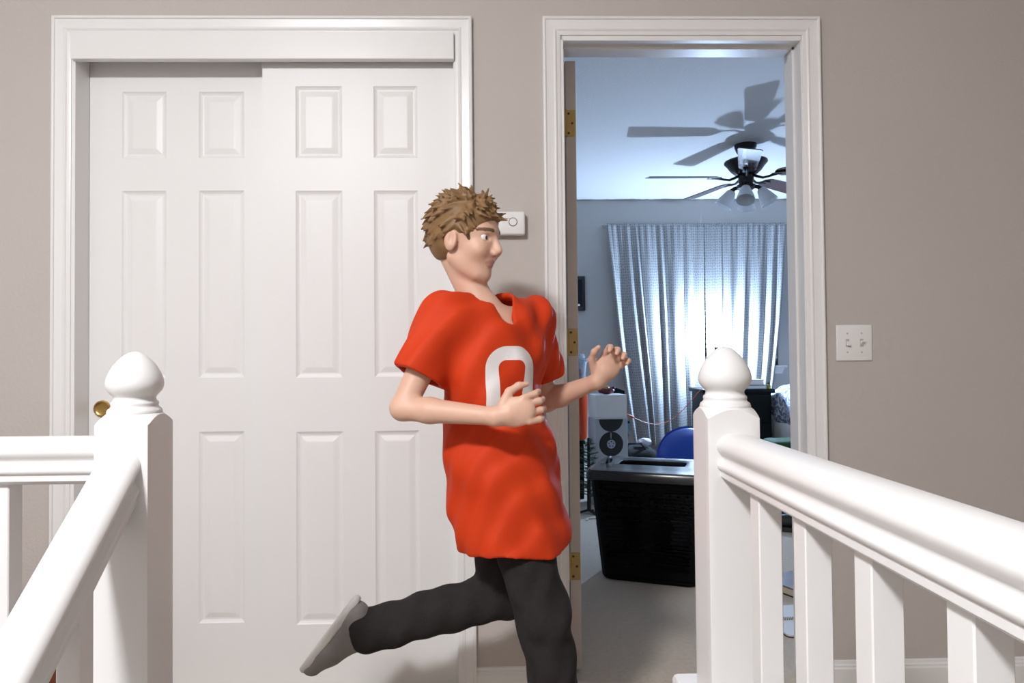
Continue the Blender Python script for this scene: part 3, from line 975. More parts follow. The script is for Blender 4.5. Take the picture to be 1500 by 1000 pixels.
def reel(parent, x, z, r, side, matd):
    """printed disc with its pale hub, clipped at the box edge"""
    segs = 40
    pts = []
    for k in range(segs):
        t = 2 * PI * k / segs
        pts.append((max(-.113, min(.113, x + r * math.cos(t))), min(z + r * math.sin(t), .602)))
    n = segs
    if side == 'front':
        v = [(a, -.1012, b) for a, b in pts] + [(a, -.1002, b) for a, b in pts]
    else:
        v = [(.1192, a * .8, b) for a, b in pts] + [(.1182, a * .8, b) for a, b in pts]
    f = [tuple(range(n))] + [(i, (i + 1) % n, n + (i + 1) % n, n + i) for i in range(n)]
    d = MB().add(v, f).build('reel_print', matd, parent)
    def small(cx, cz, rr, off, m_, nm):
        if cz + rr > .600:
            return
        p2 = [(cx + rr * math.cos(2 * PI * k / 20), cz + rr * math.sin(2 * PI * k / 20)) for k in range(20)]
        if side == 'front':
            v2 = [(a, -.1012 - off, b) for a, b in p2]
        else:
            v2 = [(.1192 + off, a * .8, b) for a, b in p2]
        MB().add(v2, [tuple(range(20))]).build(nm, m_, d)
    small(x, z, r * .36, .0006, M_hub, 'hub_print')
    for k in range(5):
        t = 2 * PI * k / 5 + .3
        small(x + r * .20 * math.cos(t), z + r * .20 * math.sin(t), r * .055, .0010, matd, 'hub_hole')
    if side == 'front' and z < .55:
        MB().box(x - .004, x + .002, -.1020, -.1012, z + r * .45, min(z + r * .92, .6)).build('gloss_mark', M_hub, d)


for z in (.10, .265, .430, .602):
    reel(rb, -.004, z, .086, 'front', M_disc)
for z in (.16, .35, .53):
    reel(rb, 0.0, z, .082, 'side', M_bluedisc)
wb = thing('white_box', 'plain white card box standing on the reel-printed box', 'box', (0.779, 4.86, .607), 0.12)
MB().rbox(-.112, .112, -.10, .085, 0, .165, .003).build('body', M_whitebox, wb)
MB().box(-.112, .112, -.1005, -.0995, .008, .010).build('edge_line', M_plasticgrey, wb)
nb_ = thing('navy_board', 'dark navy board standing behind the white card box', 'board', (0.80, 5.00, 0), 0.12)
MB().add([(-.02, 0, .60), (.135, 0, .60), (.135, 0, .785), (.055, 0, .815), (-.02, 0, .815), (-.02, .012, .60), (.135, .012, .60), (.135, .012, .785), (.055, .012, .815), (-.02, .012, .815)],
         [(0, 1, 2, 3, 4), (9, 8, 7, 6, 5), (0, 5, 6, 1), (1, 6, 7, 2), (2, 7, 8, 3), (3, 8, 9, 4), (4, 9, 5, 0)]).build('board', M_navy, nb_)
MB().box(.10, .135, 0, .012, 0, .60).build('post', M_navy, nb_)
ty = thing('toy_figure', 'small maroon and yellow toy lying on the white card box', 'toy', (0.770, 4.85, .773))
blob(superell(0, 0, .022, .06, .04, .024, .8, .8, .18, 60), 30, 20).build('body', M_maroon, ty, smooth=60)
blob(superell(.0, -.012, .034, .022, .02, .024, .9, .9, .15, 90), 24, 16).build('head', M_yellow, ty, smooth=60)
for sx in (-1, 1):
    MB().tube([(sx * .03, 0, .03), (sx * .055, -.01, .05), (sx * .062, -.01, .04)], [.010, .008, .005], 8).build('arm', M_maroon, ty, smooth=60)
tl = thing('teal_gadget', 'small teal gadget hanging beside the reel-printed box', 'gadget', (0.952, 5.022, .46))
MB().rbox(-.016, .014, -.012, .012, .04, .085, .004).build('body', M_teal, tl)
MB().rbox(-.012, .016, -.010, .010, .085, .105, .003).build('cap', M_black, tl)
MB().tube([(0, 0, .04), (.004, 0, .0), (-.004, 0, -.05), (.002, 0, -.12), (0, 0, -.30), (0, 0, -.455)], .004, 6).build('cable', M_black, tl)

# red bin with clear tub, on a low black cabinet, and the little fir tree
cb = thing('low_cabinet', 'low black cabinet under the red bin behind the open door', 'cabinet', (0.42, 5.12, 0))
MB().rbox(-.40, .205, -.12, .22, 0, .400, .004).build('body', M_blackwood, cb)
MB().rbox(-.41, .215, -.13, .225, .400, .425, .004).build('top', M_blackwood, cb)
for k in range(2):
    dd_ = MB().rbox(-.385 + k * .30, -.095 + k * .30, -.134, -.118, .03, .385, .003).build('cabinet_door', M_blackwood, cb)
    MB().lathe([(.005, 0), (.005, .01), (.011, .016), (0, .022)], 14, (-.13 + k * .07, -.134, .22), Mx90).build('knob', M_fanmetal, dd_, smooth=40)
rbn = thing('red_bin', 'red-orange plastic bin behind the open bedroom door', 'bin', (0.557, 5.12, .425))
MB().lathe([(0, 0), (.100, 0), (.106, .01), (.118, .385), (.130, .388), (.131, .412), (.124, .415), (.119, .410), (.112, .388), (.098, .012), (0, .012)], 40).build('body', M_redbin, rbn, smooth=40)
ct = thing('clear_tub', 'clear plastic tub with red contents on top of the red bin', 'tub', (0.557, 5.12, .8405))
MB().lathe([(0, 0), (.098, 0), (.102, .008), (.114, .165), (.118, .168), (.118, .174), (.111, .170), (.099, .012), (0, .012)], 36).build('tub', M_clear, ct, smooth=40)
MB().lathe([(.128, .158), (.130, .180), (.122, .190), (.100, .192), (.096, .214), (.090, .220), (0, .222), (0, .216), (.088, .214), (.094, .186), (.12, .182), (.125, .160)], 36).build('tub_lid', M_clear, ct, smooth=40)
blob(superell(0, 0, .065, .090, .090, .055, .7, .9, .10, 60), 36, 20).build('contents', M_redstuff, ct, smooth=60)

tr = thing('fir_tree', 'little green artificial fir tree on a stand behind the open door', 'christmas tree', (0.600, 4.55, 0))
MB().tube([(0, 0, .02), (0, 0, .50)], [.014, .008], 10).build('trunk', M_black, tr, smooth=60)
for k in range(3):
    a = math.radians(185 + 120 * k)
    MB().add([(math.cos(a) * r + w * math.sin(a), math.sin(a) * r - w * math.cos(a), z) for r, z in ((.0, .030), (.085, .008)) for w in (-.010, .010)] +
             [(math.cos(a) * r + w * math.sin(a), math.sin(a) * r - w * math.cos(a), z) for r, z in ((.0, .018), (.085, 0)) for w in (-.010, .010)],
             [(0, 1, 3, 2), (4, 6, 7, 5), (0, 4, 5, 1), (2, 3, 7, 6), (0, 2, 6, 4), (1, 5, 7, 3)]).build('stand_leg', M_black, tr)
needles = MB()
rr = random.Random(5)
for k in range(46):
    t = k / 45
    z = .11 + .37 * t
    L = .125 * (1 - t) + .03
    a = k * 2.399
    d = Vector((math.cos(a), math.sin(a), .22)).normalized()
    p0 = Vector((0, 0, z))
    needles.tube([p0, p0 + d * L], [.004, .002], 5)
    sd = d.cross(Vector((0, 0, 1))).normalized()
    for m_ in range(26):
        u = rr.uniform(.15, 1.0)
        b = p0 + d * L * u
        an = rr.uniform(0, 2 * PI)
        q = (d * .8 + sd * math.cos(an) * .8 + Vector((0, 0, 1)) * math.sin(an) * .8).normalized()
        w_ = q.cross(d).normalized() * .0016
        e = b + q * rr.uniform(.022, .036)
        needles.add([b + w_, b - w_, e], [(0, 1, 2)])
nd = needles.build('branches', M_green, tr, fix=False)
nd['kind'] = 'stuff'
MB().lathe([(0, -.014), (.008, -.012), (.014, 0), (.008, .012), (.003, .014), (.003, .019), (0, .019)], 16, (.045, -.10, .335)).build('ornament', M_redstuff, tr, smooth=60)

co = thing('orange_string', 'thin orange string hanging from the navy board across the curtain to the nightstand', 'string', (0.928, 5.01, 0.62))
pts = []
for k in range(25):
    t = k / 24
    pts.append((t * .690, t * .385, t * .158 - .17 * math.sin(PI * t) ** 1.1))
MB().tube(pts, .0026, 6).build('string', M_orange, co, smooth=60)
MB().tube([pts[1], pts[2], pts[3]], [.005, .010, .005], 8).build('knot', M_orange, co, smooth=60)

# ------------------------------------------------------------------ on the carpet
def shoe(name, label, loc, rz, up, sole, scale=1.0, lace=None):
    t = thing(name, label, 'shoe', loc, rz)
    L = .25 * scale
    st_ = [(-.5, .030, .075, .030), (-.42, .036, .085, .036), (-.2, .034, .080, .034), (0.0, .038, .070, .036), (.2, .043, .052, .042), (.38, .040, .040, .038), (.5, .018, .028, .014)]
    v, f = [], []
    n = 14
    for x, w, h, w2 in st_:
        for k in range(n):
            a = 2 * PI * k / n
            y = math.cos(a) * w
            z = .024 + (math.sin(a) * .5 + .5) * h
            v.append((x * L, y * (1 if math.sin(a) < 0 else .82), z))
    for q in range(len(st_) - 1):
        for k in range(n):
            f.append((q * n + k, q * n + (k + 1) % n, (q + 1) * n + (k + 1) % n, (q + 1) * n + k))
    f += [tuple(range(n)), tuple(range((len(st_) - 1) * n, len(st_) * n))]
    MB().add(v, f).build('upper', up, t, smooth=60)
    ls_ = []
    for z, g_ in ((0, -.003), (.006, .002), (.028, .001)):
        up_ = [(x * L, w + g_) for x, w, h, w2 in st_]
        ls_.append([(x, -w, z) for x, w in up_] + [(x, w, z) for x, w in reversed(up_)])
    m2 = MB()
    loops(m2, ls_)
    m2.build('sole', sole, t, smooth=40)
    MB().lathe([(.022, 0), (.030, .004), (.032, .010), (.027, .013), (.020, .006)], 20, (-.30 * L, 0, .100), Matrix.Rotation(.12, 4, 'Y')).build('collar', up, t, smooth=60)
    for k in range(4):
        x = (.02 + .06 * k) * L * 1.6
        MB().tube([(x, -.020, .078 - .006 * k), (x + .004, 0, .092 - .008 * k), (x, .020, .078 - .006 * k)], .0028, 6).build('lace', lace or sole, t, smooth=60)
    return t


shoe('sneaker', 'black sneaker on the bedroom carpet beside the doorway', (1.68, 4.05, 0), 2.6, M_black, mat('dark_sole', (.02, .02, .022), .5))
shoe('sneaker', 'blue and black sneaker lying behind the black sneaker', (1.72, 4.22, 0), 2.4, M_bluecloth, M_black, lace=M_plastic)
cl = thing('clothes_heap', 'small heap of blue and dark clothes behind the sneakers', 'clothes', (1.83, 4.42, 0))
blob(superell(0, 0, .085, .16, .10, .09, .7, .7, .10, 26)).build('dark_cloth', M_blackcloth, cl, smooth=60)
blob(superell(-.04, -.05, .13, .10, .07, .055, .7, .7, .12, 30)).build('blue_cloth', M_bluecloth, cl, smooth=60)

bb = thing('hardback_book', 'thick dark-covered book with rounded page corners on the carpet', 'book', (1.345, 3.01, 0), 0.45)
def rslab(hx, hy, r, z0, z1):
    m_ = MB()
    loops(m_, [[(x, y, z0) for x, y in rrect(hx, hy, r)], [(x, y, z1) for x, y in rrect(hx, hy, r)]])
    return m_
rslab(.105, .145, .016, 0, .004).build('back_cover', M_black, bb)
rslab(.099, .139, .014, .004, .034).build('pages', mat('cream_pages', (.62, .55, .42), .7), bb)
rslab(.105, .145, .016, .034, .039).build('front_cover', M_coverdark, bb)
sn = thing('spiral_notebook', 'open white spiral notebook with a maroon back cover on the carpet', 'notebook', (1.165, 2.68, 0), 0.06)
rslab(.11, .150, .02, 0, .003).build('back_cover', M_maroonc, sn)
m_ = MB()
loops(m_, [[(x, y - .074, z) for x, y in rrect(.106, .070, .02)] for z in (.003, .009)])
m_.build('page_stack', M_paper, sn)
m_ = MB()
loops(m_, [[(x, y + .078, z) for x, y in rrect(.106, .070, .02)] for z in (.003, .009)])
m_.build('page_stack', M_paper, sn)
coil = MB()
for k in range(22):
    x = -.095 + k * .009
    coil.tube([(x, .007 * math.cos(q * PI / 5), .011 + .007 * math.sin(q * PI / 5)) for q in range(11)], .0013, 5)
coil.build('coil', mat('coil_wire', (.30, .22, .14), .4, metal=.6), sn, smooth=60)
hk = thing('plastic_hook', 'small white curved piece of plastic on the carpet by the open door', 'hook', (0.60, 4.36, 0.004))
MB().tube([(-.04 * math.cos(t), .04 * math.sin(t) * .9, 0) for t in [k * PI / 8 - .4 for k in range(9)]] + [(.09, -.03, 0)], .004, 6).build('hook', M_plastic, hk, smooth=60)


# ------------------------------------------------------------------ the running boy
class Field:
    """distance field on a regular grid, blended locally, turned into one continuous surface"""

    def __init__(self, lo, hi, h):
        self.lo = np.array(lo, float)
        self.h = h
        self.n = np.ceil((np.array(hi) - self.lo) / h).astype(int) + 1
        self.F = np.full(self.n, 0.08, np.float32)

    def sl(self, lo, hi):
        a = np.clip(np.floor((np.array(lo) - self.lo) / self.h).astype(int), 0, self.n - 1)
        b = np.clip(np.ceil((np.array(hi) - self.lo) / self.h).astype(int) + 1, 1, self.n)
        sl = tuple(slice(i, j) for i, j in zip(a, b))
        ax = [(self.lo[k] + self.h * np.arange(a[k], b[k])).astype(np.float32) for k in range(3)]
        return sl, np.meshgrid(*ax, indexing='ij')

    def put(self, d, sl, k, sub=False):
        f = self.F[sl]
        if sub:
            hh_ = np.clip(.5 - .5 * (f + d) / k, 0, 1)
            self.F[sl] = f * (1 - hh_) - d * hh_ + k * hh_ * (1 - hh_)
        else:
            hh_ = np.clip(.5 + .5 * (f - d) / k, 0, 1)
            self.F[sl] = f * (1 - hh_) + d * hh_ - k * hh_ * (1 - hh_)

    def cone(self, a, b, ra, rb, k=.015, sub=False):
        a, b = np.array(a, float), np.array(b, float)
        m = max(ra, rb) + 2.2 * k + .012
        sl, (X, Y, Z) = self.sl(np.minimum(a, b) - m, np.maximum(a, b) + m)
        ab = b - a
        t = np.clip(((X - a[0]) * ab[0] + (Y - a[1]) * ab[1] + (Z - a[2]) * ab[2]) / max(ab @ ab, 1e-9), 0, 1)
        d = np.sqrt((X - a[0] - t * ab[0]) ** 2 + (Y - a[1] - t * ab[1]) ** 2 + (Z - a[2] - t * ab[2]) ** 2) - (ra + (rb - ra) * t)
        self.put(d, sl, k, sub)

    def ell(self, c, r, R=None, k=.012, sub=False):
        c, r = np.array(c, float), np.array(r, float)
        R = np.eye(3) if R is None else R
        m = max(r) + 2.2 * k + .012
        sl, (X, Y, Z) = self.sl(c - m, c + m)
        P = np.stack([X - c[0], Y - c[1], Z - c[2]], -1) @ R
        k0 = np.sqrt(((P / r) ** 2).sum(-1))
        k1 = np.sqrt(((P / (r * r)) ** 2).sum(-1)) + 1e-6
        self.put(k0 * (k0 - 1) / k1, sl, k, sub)

    def all(self):
        return self.sl(self.lo, self.lo + self.h * (self.n - 1))[1]

    def mesh(self):
        F = self.F
        S = F < 0
        c = np.zeros(tuple(np.array(F.shape) - 1), np.uint8)
        for i in (0, 1):
            for j in (0, 1):
                for k in (0, 1):
                    c += S[i:F.shape[0] - 1 + i, j:F.shape[1] - 1 + j, k:F.shape[2] - 1 + k]
        idx = np.argwhere((c > 0) & (c < 8))
        vid = np.full(c.shape, -1, np.int32)
        vid[tuple(idx.T)] = np.arange(len(idx))
        acc = np.zeros((len(idx), 3))
        cnt = np.zeros(len(idx))
        cor = [(i, j, k) for i in (0, 1) for j in (0, 1) for k in (0, 1)]
        for p in cor:
            for ax in range(3):
                if p[ax]:
                    continue
                q = list(p)
                q[ax] = 1
                f0 = F[tuple((idx + p).T)]
                f1 = F[tuple((idx + q).T)]
                m = (f0 < 0) != (f1 < 0)
                t = np.where(m, f0 / np.where(m, f0 - f1, 1), 0)
                pt = np.array(p)[None] + t[:, None] * (np.array(q) - np.array(p))[None]
                acc[m] += pt[m]
                cnt[m] += 1
        V = self.lo + self.h * (idx + acc / cnt[:, None])
        faces = []
        for ax in range(3):
            s0 = [slice(1, -1)] * 3
            s0[ax] = slice(0, -1)
            s1 = list(s0)
            s1[ax] = slice(1, None)
            A, B = S[tuple(s0)], S[tuple(s1)]
            e = np.argwhere(A != B)
            if not len(e):
                continue
            off = np.array([1, 1, 1])
            off[ax] = 0
            e = e + off
            inside = S[tuple(e.T)]
            u, w = [x for x in range(3) if x != ax]
            du, dw = np.eye(3, dtype=int)[u], np.eye(3, dtype=int)[w]
            q = np.stack([vid[tuple((e - du - dw).T)], vid[tuple((e - dw).T)], vid[tuple(e.T)], vid[tuple((e - du).T)]], 1)
            flip = inside if ax == 1 else ~inside
            q[flip] = q[flip][:, ::-1]
            faces.append(q)
        return V, np.concatenate(faces)


def lap(V, Fq, it=2, w=.5):
    e = np.concatenate([Fq[:, [0, 1]], Fq[:, [1, 2]], Fq[:, [2, 3]], Fq[:, [3, 0]]])
    for _ in range(it):
        s_ = np.zeros_like(V)
        n_ = np.zeros(len(V))
        np.add.at(s_, e[:, 0], V[e[:, 1]])
        np.add.at(n_, e[:, 0], 1)
        V = V * (1 - w) + w * s_ / np.maximum(n_, 1)[:, None]
    return V


PBASE = Vector((0.10, 1.70, 0))


def field_obj(name, fld, mats, parent, it=2):
    V, Fq = fld.mesh()
    V = lap(V, Fq, it)
    me = bpy.data.meshes.new(name)
    V = V - np.array(PBASE)
    me.vertices.add(len(V))
    me.vertices.foreach_set('co', V.astype(np.float32).ravel())
    me.loops.add(len(Fq) * 4)
    me.loops.foreach_set('vertex_index', Fq.astype(np.int32).ravel())
    me.polygons.add(len(Fq))
    me.polygons.foreach_set('loop_start', np.arange(len(Fq), dtype=np.int32) * 4)
    me.update(calc_edges=True)
    me.validate()
    me.polygons.foreach_set('use_smooth', [True] * len(me.polygons))
    for m in mats:
        me.materials.append(m)
    o = bpy.data.objects.new(name, me)
    COL.objects.link(o)
    o.parent = parent
    return o


def rotm(yaw, pitch, roll=0):
    return np.array((Matrix.Rotation(yaw, 3, 'Z') @ Matrix.Rotation(pitch, 3, 'Y') @ Matrix.Rotation(roll, 3, 'X')))


boy = thing('person', 'boy running to the right in an orange-red jersey numbered 0 and dark trousers', 'person', PBASE)

# joints, posed in mid-stride: right leg carries, left shin swings up behind
J = dict(pelvis=(-.005, 1.74, .80), waist=(-.012, 1.738, .93), chest=(-.012, 1.735, 1.06), neck0=(-.038, 1.735, 1.175),
         rsh=(-.126, 1.658, 1.150), lsh=(.092, 1.812, 1.150), relb=(-.222, 1.600, .935), rwri=(-.005, 1.520, .920),
         lelb=(.135, 1.915, .925), lwri=(.262, 1.800, .985),
         rhip=(.010, 1.695, .775), lhip=(-.020, 1.815, .775), rknee=(.105, 1.655, .425), rank=(.155, 1.660, .085),
         lknee=(.010, 1.835, .420), lank=(-.355, 1.815, .335))
J = {k: np.array(v) for k, v in J.items()}
HC = np.array((-.074, 1.726, 1.352))
HR_ = rotm(math.radians(-28), math.radians(7))
h2w = lambda p: HC + HR_ @ np.array(p)

B = Field((-.50, 1.40, -.02), (.42, 2.02, 1.52), .003)
# trunk and legs
B.ell(J['pelvis'] + (0, 0, .0), (.085, .115, .09), k=.03)
B.cone(J['pelvis'], J['waist'], .095, .088, .03)
B.cone(J['waist'], J['chest'], .090, .100, .03)
B.cone(J['rsh'] * .7 + J['chest'] * .3 + (0, 0, .0), J['lsh'] * .7 + J['chest'] * .3, .060, .060, .04)
B.cone(J['neck0'] + (0, 0, -.04), J['neck0'] + (.0, 0, .0), .055, .043, .03)
for s_ in 'rl':
    B.cone(J[s_ + 'hip'], J[s_ + 'knee'], .058, .046, .03)
    B.cone(J[s_ + 'knee'], J[s_ + 'ank'], .050, .034, .02)
    B.cone(J[s_ + 'knee'] * .65 + J[s_ + 'ank'] * .35 + ((-.012, 0, 0) if s_ == 'r' else (0, 0, .012)), J[s_ + 'knee'] * .4 + J[s_ + 'ank'] * .6, .042, .034, .02)
    B.ell(J[s_ + 'sh'], (.040, .040, .040), k=.02)
    B.cone(J[s_ + 'sh'], J[s_ + 'elb'], .038, .029, .02)
    B.cone(J[s_ + 'elb'], J[s_ + 'elb'] * .7 + J[s_ + 'wri'] * .3, .028, .029, .012)
    B.cone(J[s_ + 'elb'] * .7 + J[s_ + 'wri'] * .3, J[s_ + 'wri'], .029, .0195, .012)
B.cone(J['rank'], J['rank'] + (.13, -.01, -.05), .034, .024, .02)
B.cone(J['lank'], J['lank'] + (-.105, 0, -.068), .026, .020, .02)


def hand(F, w, d, n, th, sc=1.0):
    """palm, four fingers of unequal length bent at each knuckle, thumb leaving the side of the palm"""
    d = np.array(d, float)
    d /= np.linalg.norm(d)
    n = np.array(n, float)
    n -= d * (n @ d)
    n /= np.linalg.norm(n)
    t = np.cross(d, n)
    if t @ np.array(th) < 0:
        t = -t
    R = np.stack([d, t, n], 1)
    F.cone(w, w + d * .03, .021, .020, .012)
    F.ell(w + d * .046 * sc, (.044 * sc, .034 * sc, .0145 * sc), R, .012)
    for off, ln, sp in ((-.027, .78, -.10), (-.0095, .95, -.03), (.009, 1.0, .03), (.026, .92, .09)):
        p = w + d * .074 * sc + t * off * sc - d * (abs(off) * .15)
        for L, a, ra, rb in ((.033, 30, .0085, .0078), (.022, 75, .0078, .0070), (.017, 118, .0070, .0058)):
            a = math.radians(a)
            q = p + (d * math.cos(a) + n * math.sin(a) + t * sp * math.cos(a)) * L * ln * sc
            F.cone(p, q, ra * sc, rb * sc, .0035)
            p = q
    p = w + d * .022 * sc + t * .024 * sc
    for L, da, ra, rb in ((.030, (.62, .70, .20), .0115, .0098), (.026, (.88, .30, .38), .0095, .0085), (.020, (.93, -.05, .42), .0085, .0062)):
        v_ = d * da[0] + t * da[1] + n * da[2]
        q = p + v_ / np.linalg.norm(v_) * L * sc
        F.cone(p, q, ra * sc, rb * sc, .005)
        p = q


hand(B, J['rwri'], (.95, -.12, .22), (.10, 1, .05), (0, 0, 1))
hand(B, J['lwri'], (.55, -.25, .80), (-.1, -1, -.2), (-.8, 0, .5))

# head: skull, face, jaw, nose, lips, brow, ears
def he(c_, r, k=.012, sub=False):
    B.ell(h2w(c_), r, HR_, k, sub)
def hc(a, b, ra, rb, k=.008, sub=False):
    B.cone(h2w(a), h2w(b), ra, rb, k, sub)
he((-.012, 0, .028), (.090, .070, .076), .02)
he((.020, 0, -.028), (.062, .054, .074), .02)
hc((.012, 0, -.066), (.056, 0, -.090), .034, .019, .02)
hc((-.01, .040, -.052), (.045, .020, -.088), .016, .014, .02)
hc((-.01, -.040, -.052), (.045, -.020, -.088), .016, .014, .02)
he((.064, 0, .020), (.018, .040, .012), .012)
for sy in (-1, 1):
    he((.052, sy * .032, -.028), (.024, .022, .022), .015)
    he((.081, sy * .029, .001), (.014, .0135, .0075), .005, True)
    hc((.083, sy * .009, -.030), (.088, sy * .008, -.034), .0075, .0075, .005)
    he((-.006, sy * .068, -.012), (.018, .009, .029), .005)
    he((.000, sy * .077, -.008), (.009, .006, .016), .003, True)
hc((.078, 0, .004), (.094, 0, -.026), .0068, .0098, .007)
he((.0725, 0, -.0550), (.0085, .019, .0045), .004)
he((.0705, 0, -.0640), (.0085, .016, .0052), .004)
hc(np.array((-.034, 0, -.048)), HR_.T @ (J['neck0'] - HC), .036, .043, .012)
body = field_obj('body', B, [M_skin, mat('lip_skin', (.58, .29, .23), .45), mat('eyebrow_hair', (.15, .085, .04), .7)], boy, 1)
# lips and eyebrows take their own colour on the same surface
me = body.data
cen = np.zeros(len(me.polygons) * 3, np.float32)
me.polygons.foreach_get('center', cen)
loc = (cen.reshape(-1, 3) + np.array(PBASE) - HC) @ HR_
mi = np.zeros(len(loc), np.int32)
lip = ((loc[:, 0] > .062) & (np.abs(loc[:, 1]) < .021) & (np.abs(loc[:, 2] + .0595) < .0105 * np.sqrt(np.clip(1 - (loc[:, 1] / .0215) ** 2, 0, 1))))
brow = ((loc[:, 0] > .045) & (np.abs(np.abs(loc[:, 1]) - .030) < .018) & (np.abs(loc[:, 2] - .021 + 7 * (np.abs(loc[:, 1]) - .028) ** 2) < .0042))
mi[lip] = 1
mi[brow] = 2
me.polygons.foreach_set('material_index', mi)

for sy in (-1, 1):
    e = MB()
    Rm = Matrix(HR_.tolist()).to_4x4() @ Matrix.Rotation(PI / 2, 4, 'Y')
    prof = [(.0115 * math.sin(PI * k / 14), .0115 * math.cos(PI * k / 14)) for k in range(15)]
    e.lathe(prof, 20, Vector(h2w((.0610, sy * .029, .001))) - PBASE, Rm)
    for i, f in enumerate(e.f):
        c_ = sum((Vector(e.v[q]) for q in f), Vector()) / len(f) + PBASE
        l_ = HR_.T @ (np.array(c_) - HC) - np.array((.0610, sy * .029, .001))
        e.mi[i] = 1 if l_[0] > .0098 else 0
    e.build('eye', [M_eyew, M_iris], boy, smooth=60)

# hair: a cap of short locks combed back by the run
Hf = Field(HC - .16, HC + .16, .003)
Hf.ell(h2w((-.016, 0, .036)), (.094, .075, .078), HR_, .01)
Hf.ell(h2w((-.040, 0, .000)), (.066, .071, .072), HR_, .015)
r5 = random.Random(3)
for k in range(420):
    th = r5.uniform(-PI, PI)
    ph = r5.uniform(-.6, 1.45)
    n_ = np.array((math.cos(ph) * math.cos(th), math.cos(ph) * math.sin(th), math.sin(ph)))
    if n_[0] > .60 and n_[2] < .30:
        continue
    p = np.array((-.016, 0, .034)) + n_ * np.array((.090, .072, .076))
    fl = np.array((-.55, .0, -.55)) if n_[0] < .25 else np.array((.25 if r5.random() < .6 else -.5, r5.uniform(-.6, .6), -.25))
    fl = fl - n_ * (fl @ n_) + n_ * r5.uniform(.12, .45) + np.array((0, r5.uniform(-.3, .3), 0))
    q = p + fl / np.linalg.norm(fl) * r5.uniform(.022, .040)
    Hf.cone(h2w(p), h2w(q), .0075, .0022, .004)
# open face and ears
Hf.ell(h2w((.095, 0, -.030)), (.075, .085, .076), HR_, .008, True)
for sy in (-1, 1):
    Hf.ell(h2w((.012, sy * .082, -.025)), (.036, .024, .036), HR_, .006, True)
Hf.ell(h2w((-.01, 0, -.11)), (.12, .09, .055), HR_, .01, True)
field_obj('hair', Hf, [M_hair], boy, 1)


# jersey: loose shell with short wide sleeves, open at neck, cuffs and hem
def jersey_mat():
    m = bpy.data.materials.new('orange_red_jersey')
    m.use_nodes = True
    nt = m.node_tree
    b = nt.nodes['Principled BSDF']
    b.inputs['Roughness'].default_value = .7
    b.inputs['Specular IOR Level'].default_value = .25
    N, Lk = nt.nodes.new, nt.links.new
    tc = N('ShaderNodeTexCoord')
    def dot(vec):
        d_ = N('ShaderNodeVectorMath')
        d_.operation = 'DOT_PRODUCT'
        Lk(sub.outputs[0], d_.inputs[0])
        d_.inputs[1].default_value = vec
        return d_.outputs['Value']
    def mth(op, a, b_=None):
        n_ = N('ShaderNodeMath')
        n_.operation = op
        for i, x in enumerate((a, b_)):
            if x is None:
                continue
            if isinstance(x, (int, float)):
                n_.inputs[i].default_value = x
            else:
                Lk(x, n_.inputs[i])
        return n_.outputs[0]
    sub = N('ShaderNodeVectorMath')
    sub.operation = 'SUBTRACT'
    Lk(tc.outputs['Object'], sub.inputs[0])
    a55 = math.radians(-62)
    fwd = (math.cos(a55), math.sin(a55), 0)
    rgt = (math.sin(a55), -math.cos(a55), 0)
    sub.inputs[1].default_value = (-.018 - PBASE.x, 1.735 - PBASE.y, .985)
    u, w, d_ = dot(rgt), dot((0, 0, 1)), dot(fwd)
    qx = mth('MAXIMUM', mth('SUBTRACT', mth('ABSOLUTE', u), .014), 0.0)
    qz = mth('MAXIMUM', mth('SUBTRACT', mth('ABSOLUTE', w), .040), 0.0)
    ln = mth('SQRT', mth('ADD', mth('MULTIPLY', qx, qx), mth('MULTIPLY', qz, qz)))
    ring = mth('LESS_THAN', mth('ABSOLUTE', mth('SUBTRACT', ln, .036)), .0165)
    num = mth('MULTIPLY', ring, mth('GREATER_THAN', d_, 0.0))
    noise = N('ShaderNodeTexNoise')
    noise.inputs['Scale'].default_value = 9
    Lk(tc.outputs['Object'], noise.inputs['Vector'])
    c1 = N('ShaderNodeMix')
    c1.data_type = 'RGBA'
    c1.inputs[6].default_value = (.52, .030, .004, 1)
    c1.inputs[7].default_value = (.62, .050, .006, 1)
    Lk(noise.outputs['Fac'], c1.inputs[0])
    c2 = N('ShaderNodeMix')
    c2.data_type = 'RGBA'
    Lk(num, c2.inputs[0])
    Lk(c1.outputs[2], c2.inputs[6])
    c2.inputs[7].default_value = (.78, .75, .74, 1)
    Lk(c2.outputs[2], b.inputs['Base Color'])
    return m


T = Field((-.36, 1.44, .50), (.28, 2.06, 1.26), .004)
hemc = np.array((.012, 1.735, .545))
a_ = math.radians(-50)
RJ = rotm(a_, 0)
for z, c_, rx, ry in ((.53, (.040, 1.722), .134, .138), (.60, (.034, 1.722), .134, .139), (.67, (.020, 1.725), .130, .141), (.74, (.012, 1.728), .130, .142), (.81, (.000, 1.733), .130, .143), (.92, (-.012, 1.738), .106, .132), (1.03, (-.013, 1.736), .106, .138), (1.09, (-.014, 1.736), .100, .142)):
    T.ell((c_[0], c_[1], z), (rx, ry, .125), RJ, .05)
T.cone(J['rsh'] * .8 + J['chest'] * .2, J['lsh'] * .8 + J['chest'] * .2, .064, .064, .04)
for s_ in 'rl':
    e_ = J[s_ + 'sh'] + (J[s_ + 'elb'] - J[s_ + 'sh']) * .95
    T.cone(J[s_ + 'sh'], e_, .060, .060, .03)
X, Y, Z = T.all()
wr = .0045 * np.sin(34 * (Z + .55 * X - .3 * Y) + 5 * np.sin(9 * X + 7 * Y)) + .0030 * np.sin(60 * (X * .8 + Y * .3) + 12 * Z) * np.clip((.95 - Z) * 3, 0, 1) \
    + .003 * np.sin(75 * (Z * .6 - X) + 9 * np.sin(12 * Y))
out_ = T.F + wr.astype(np.float32)
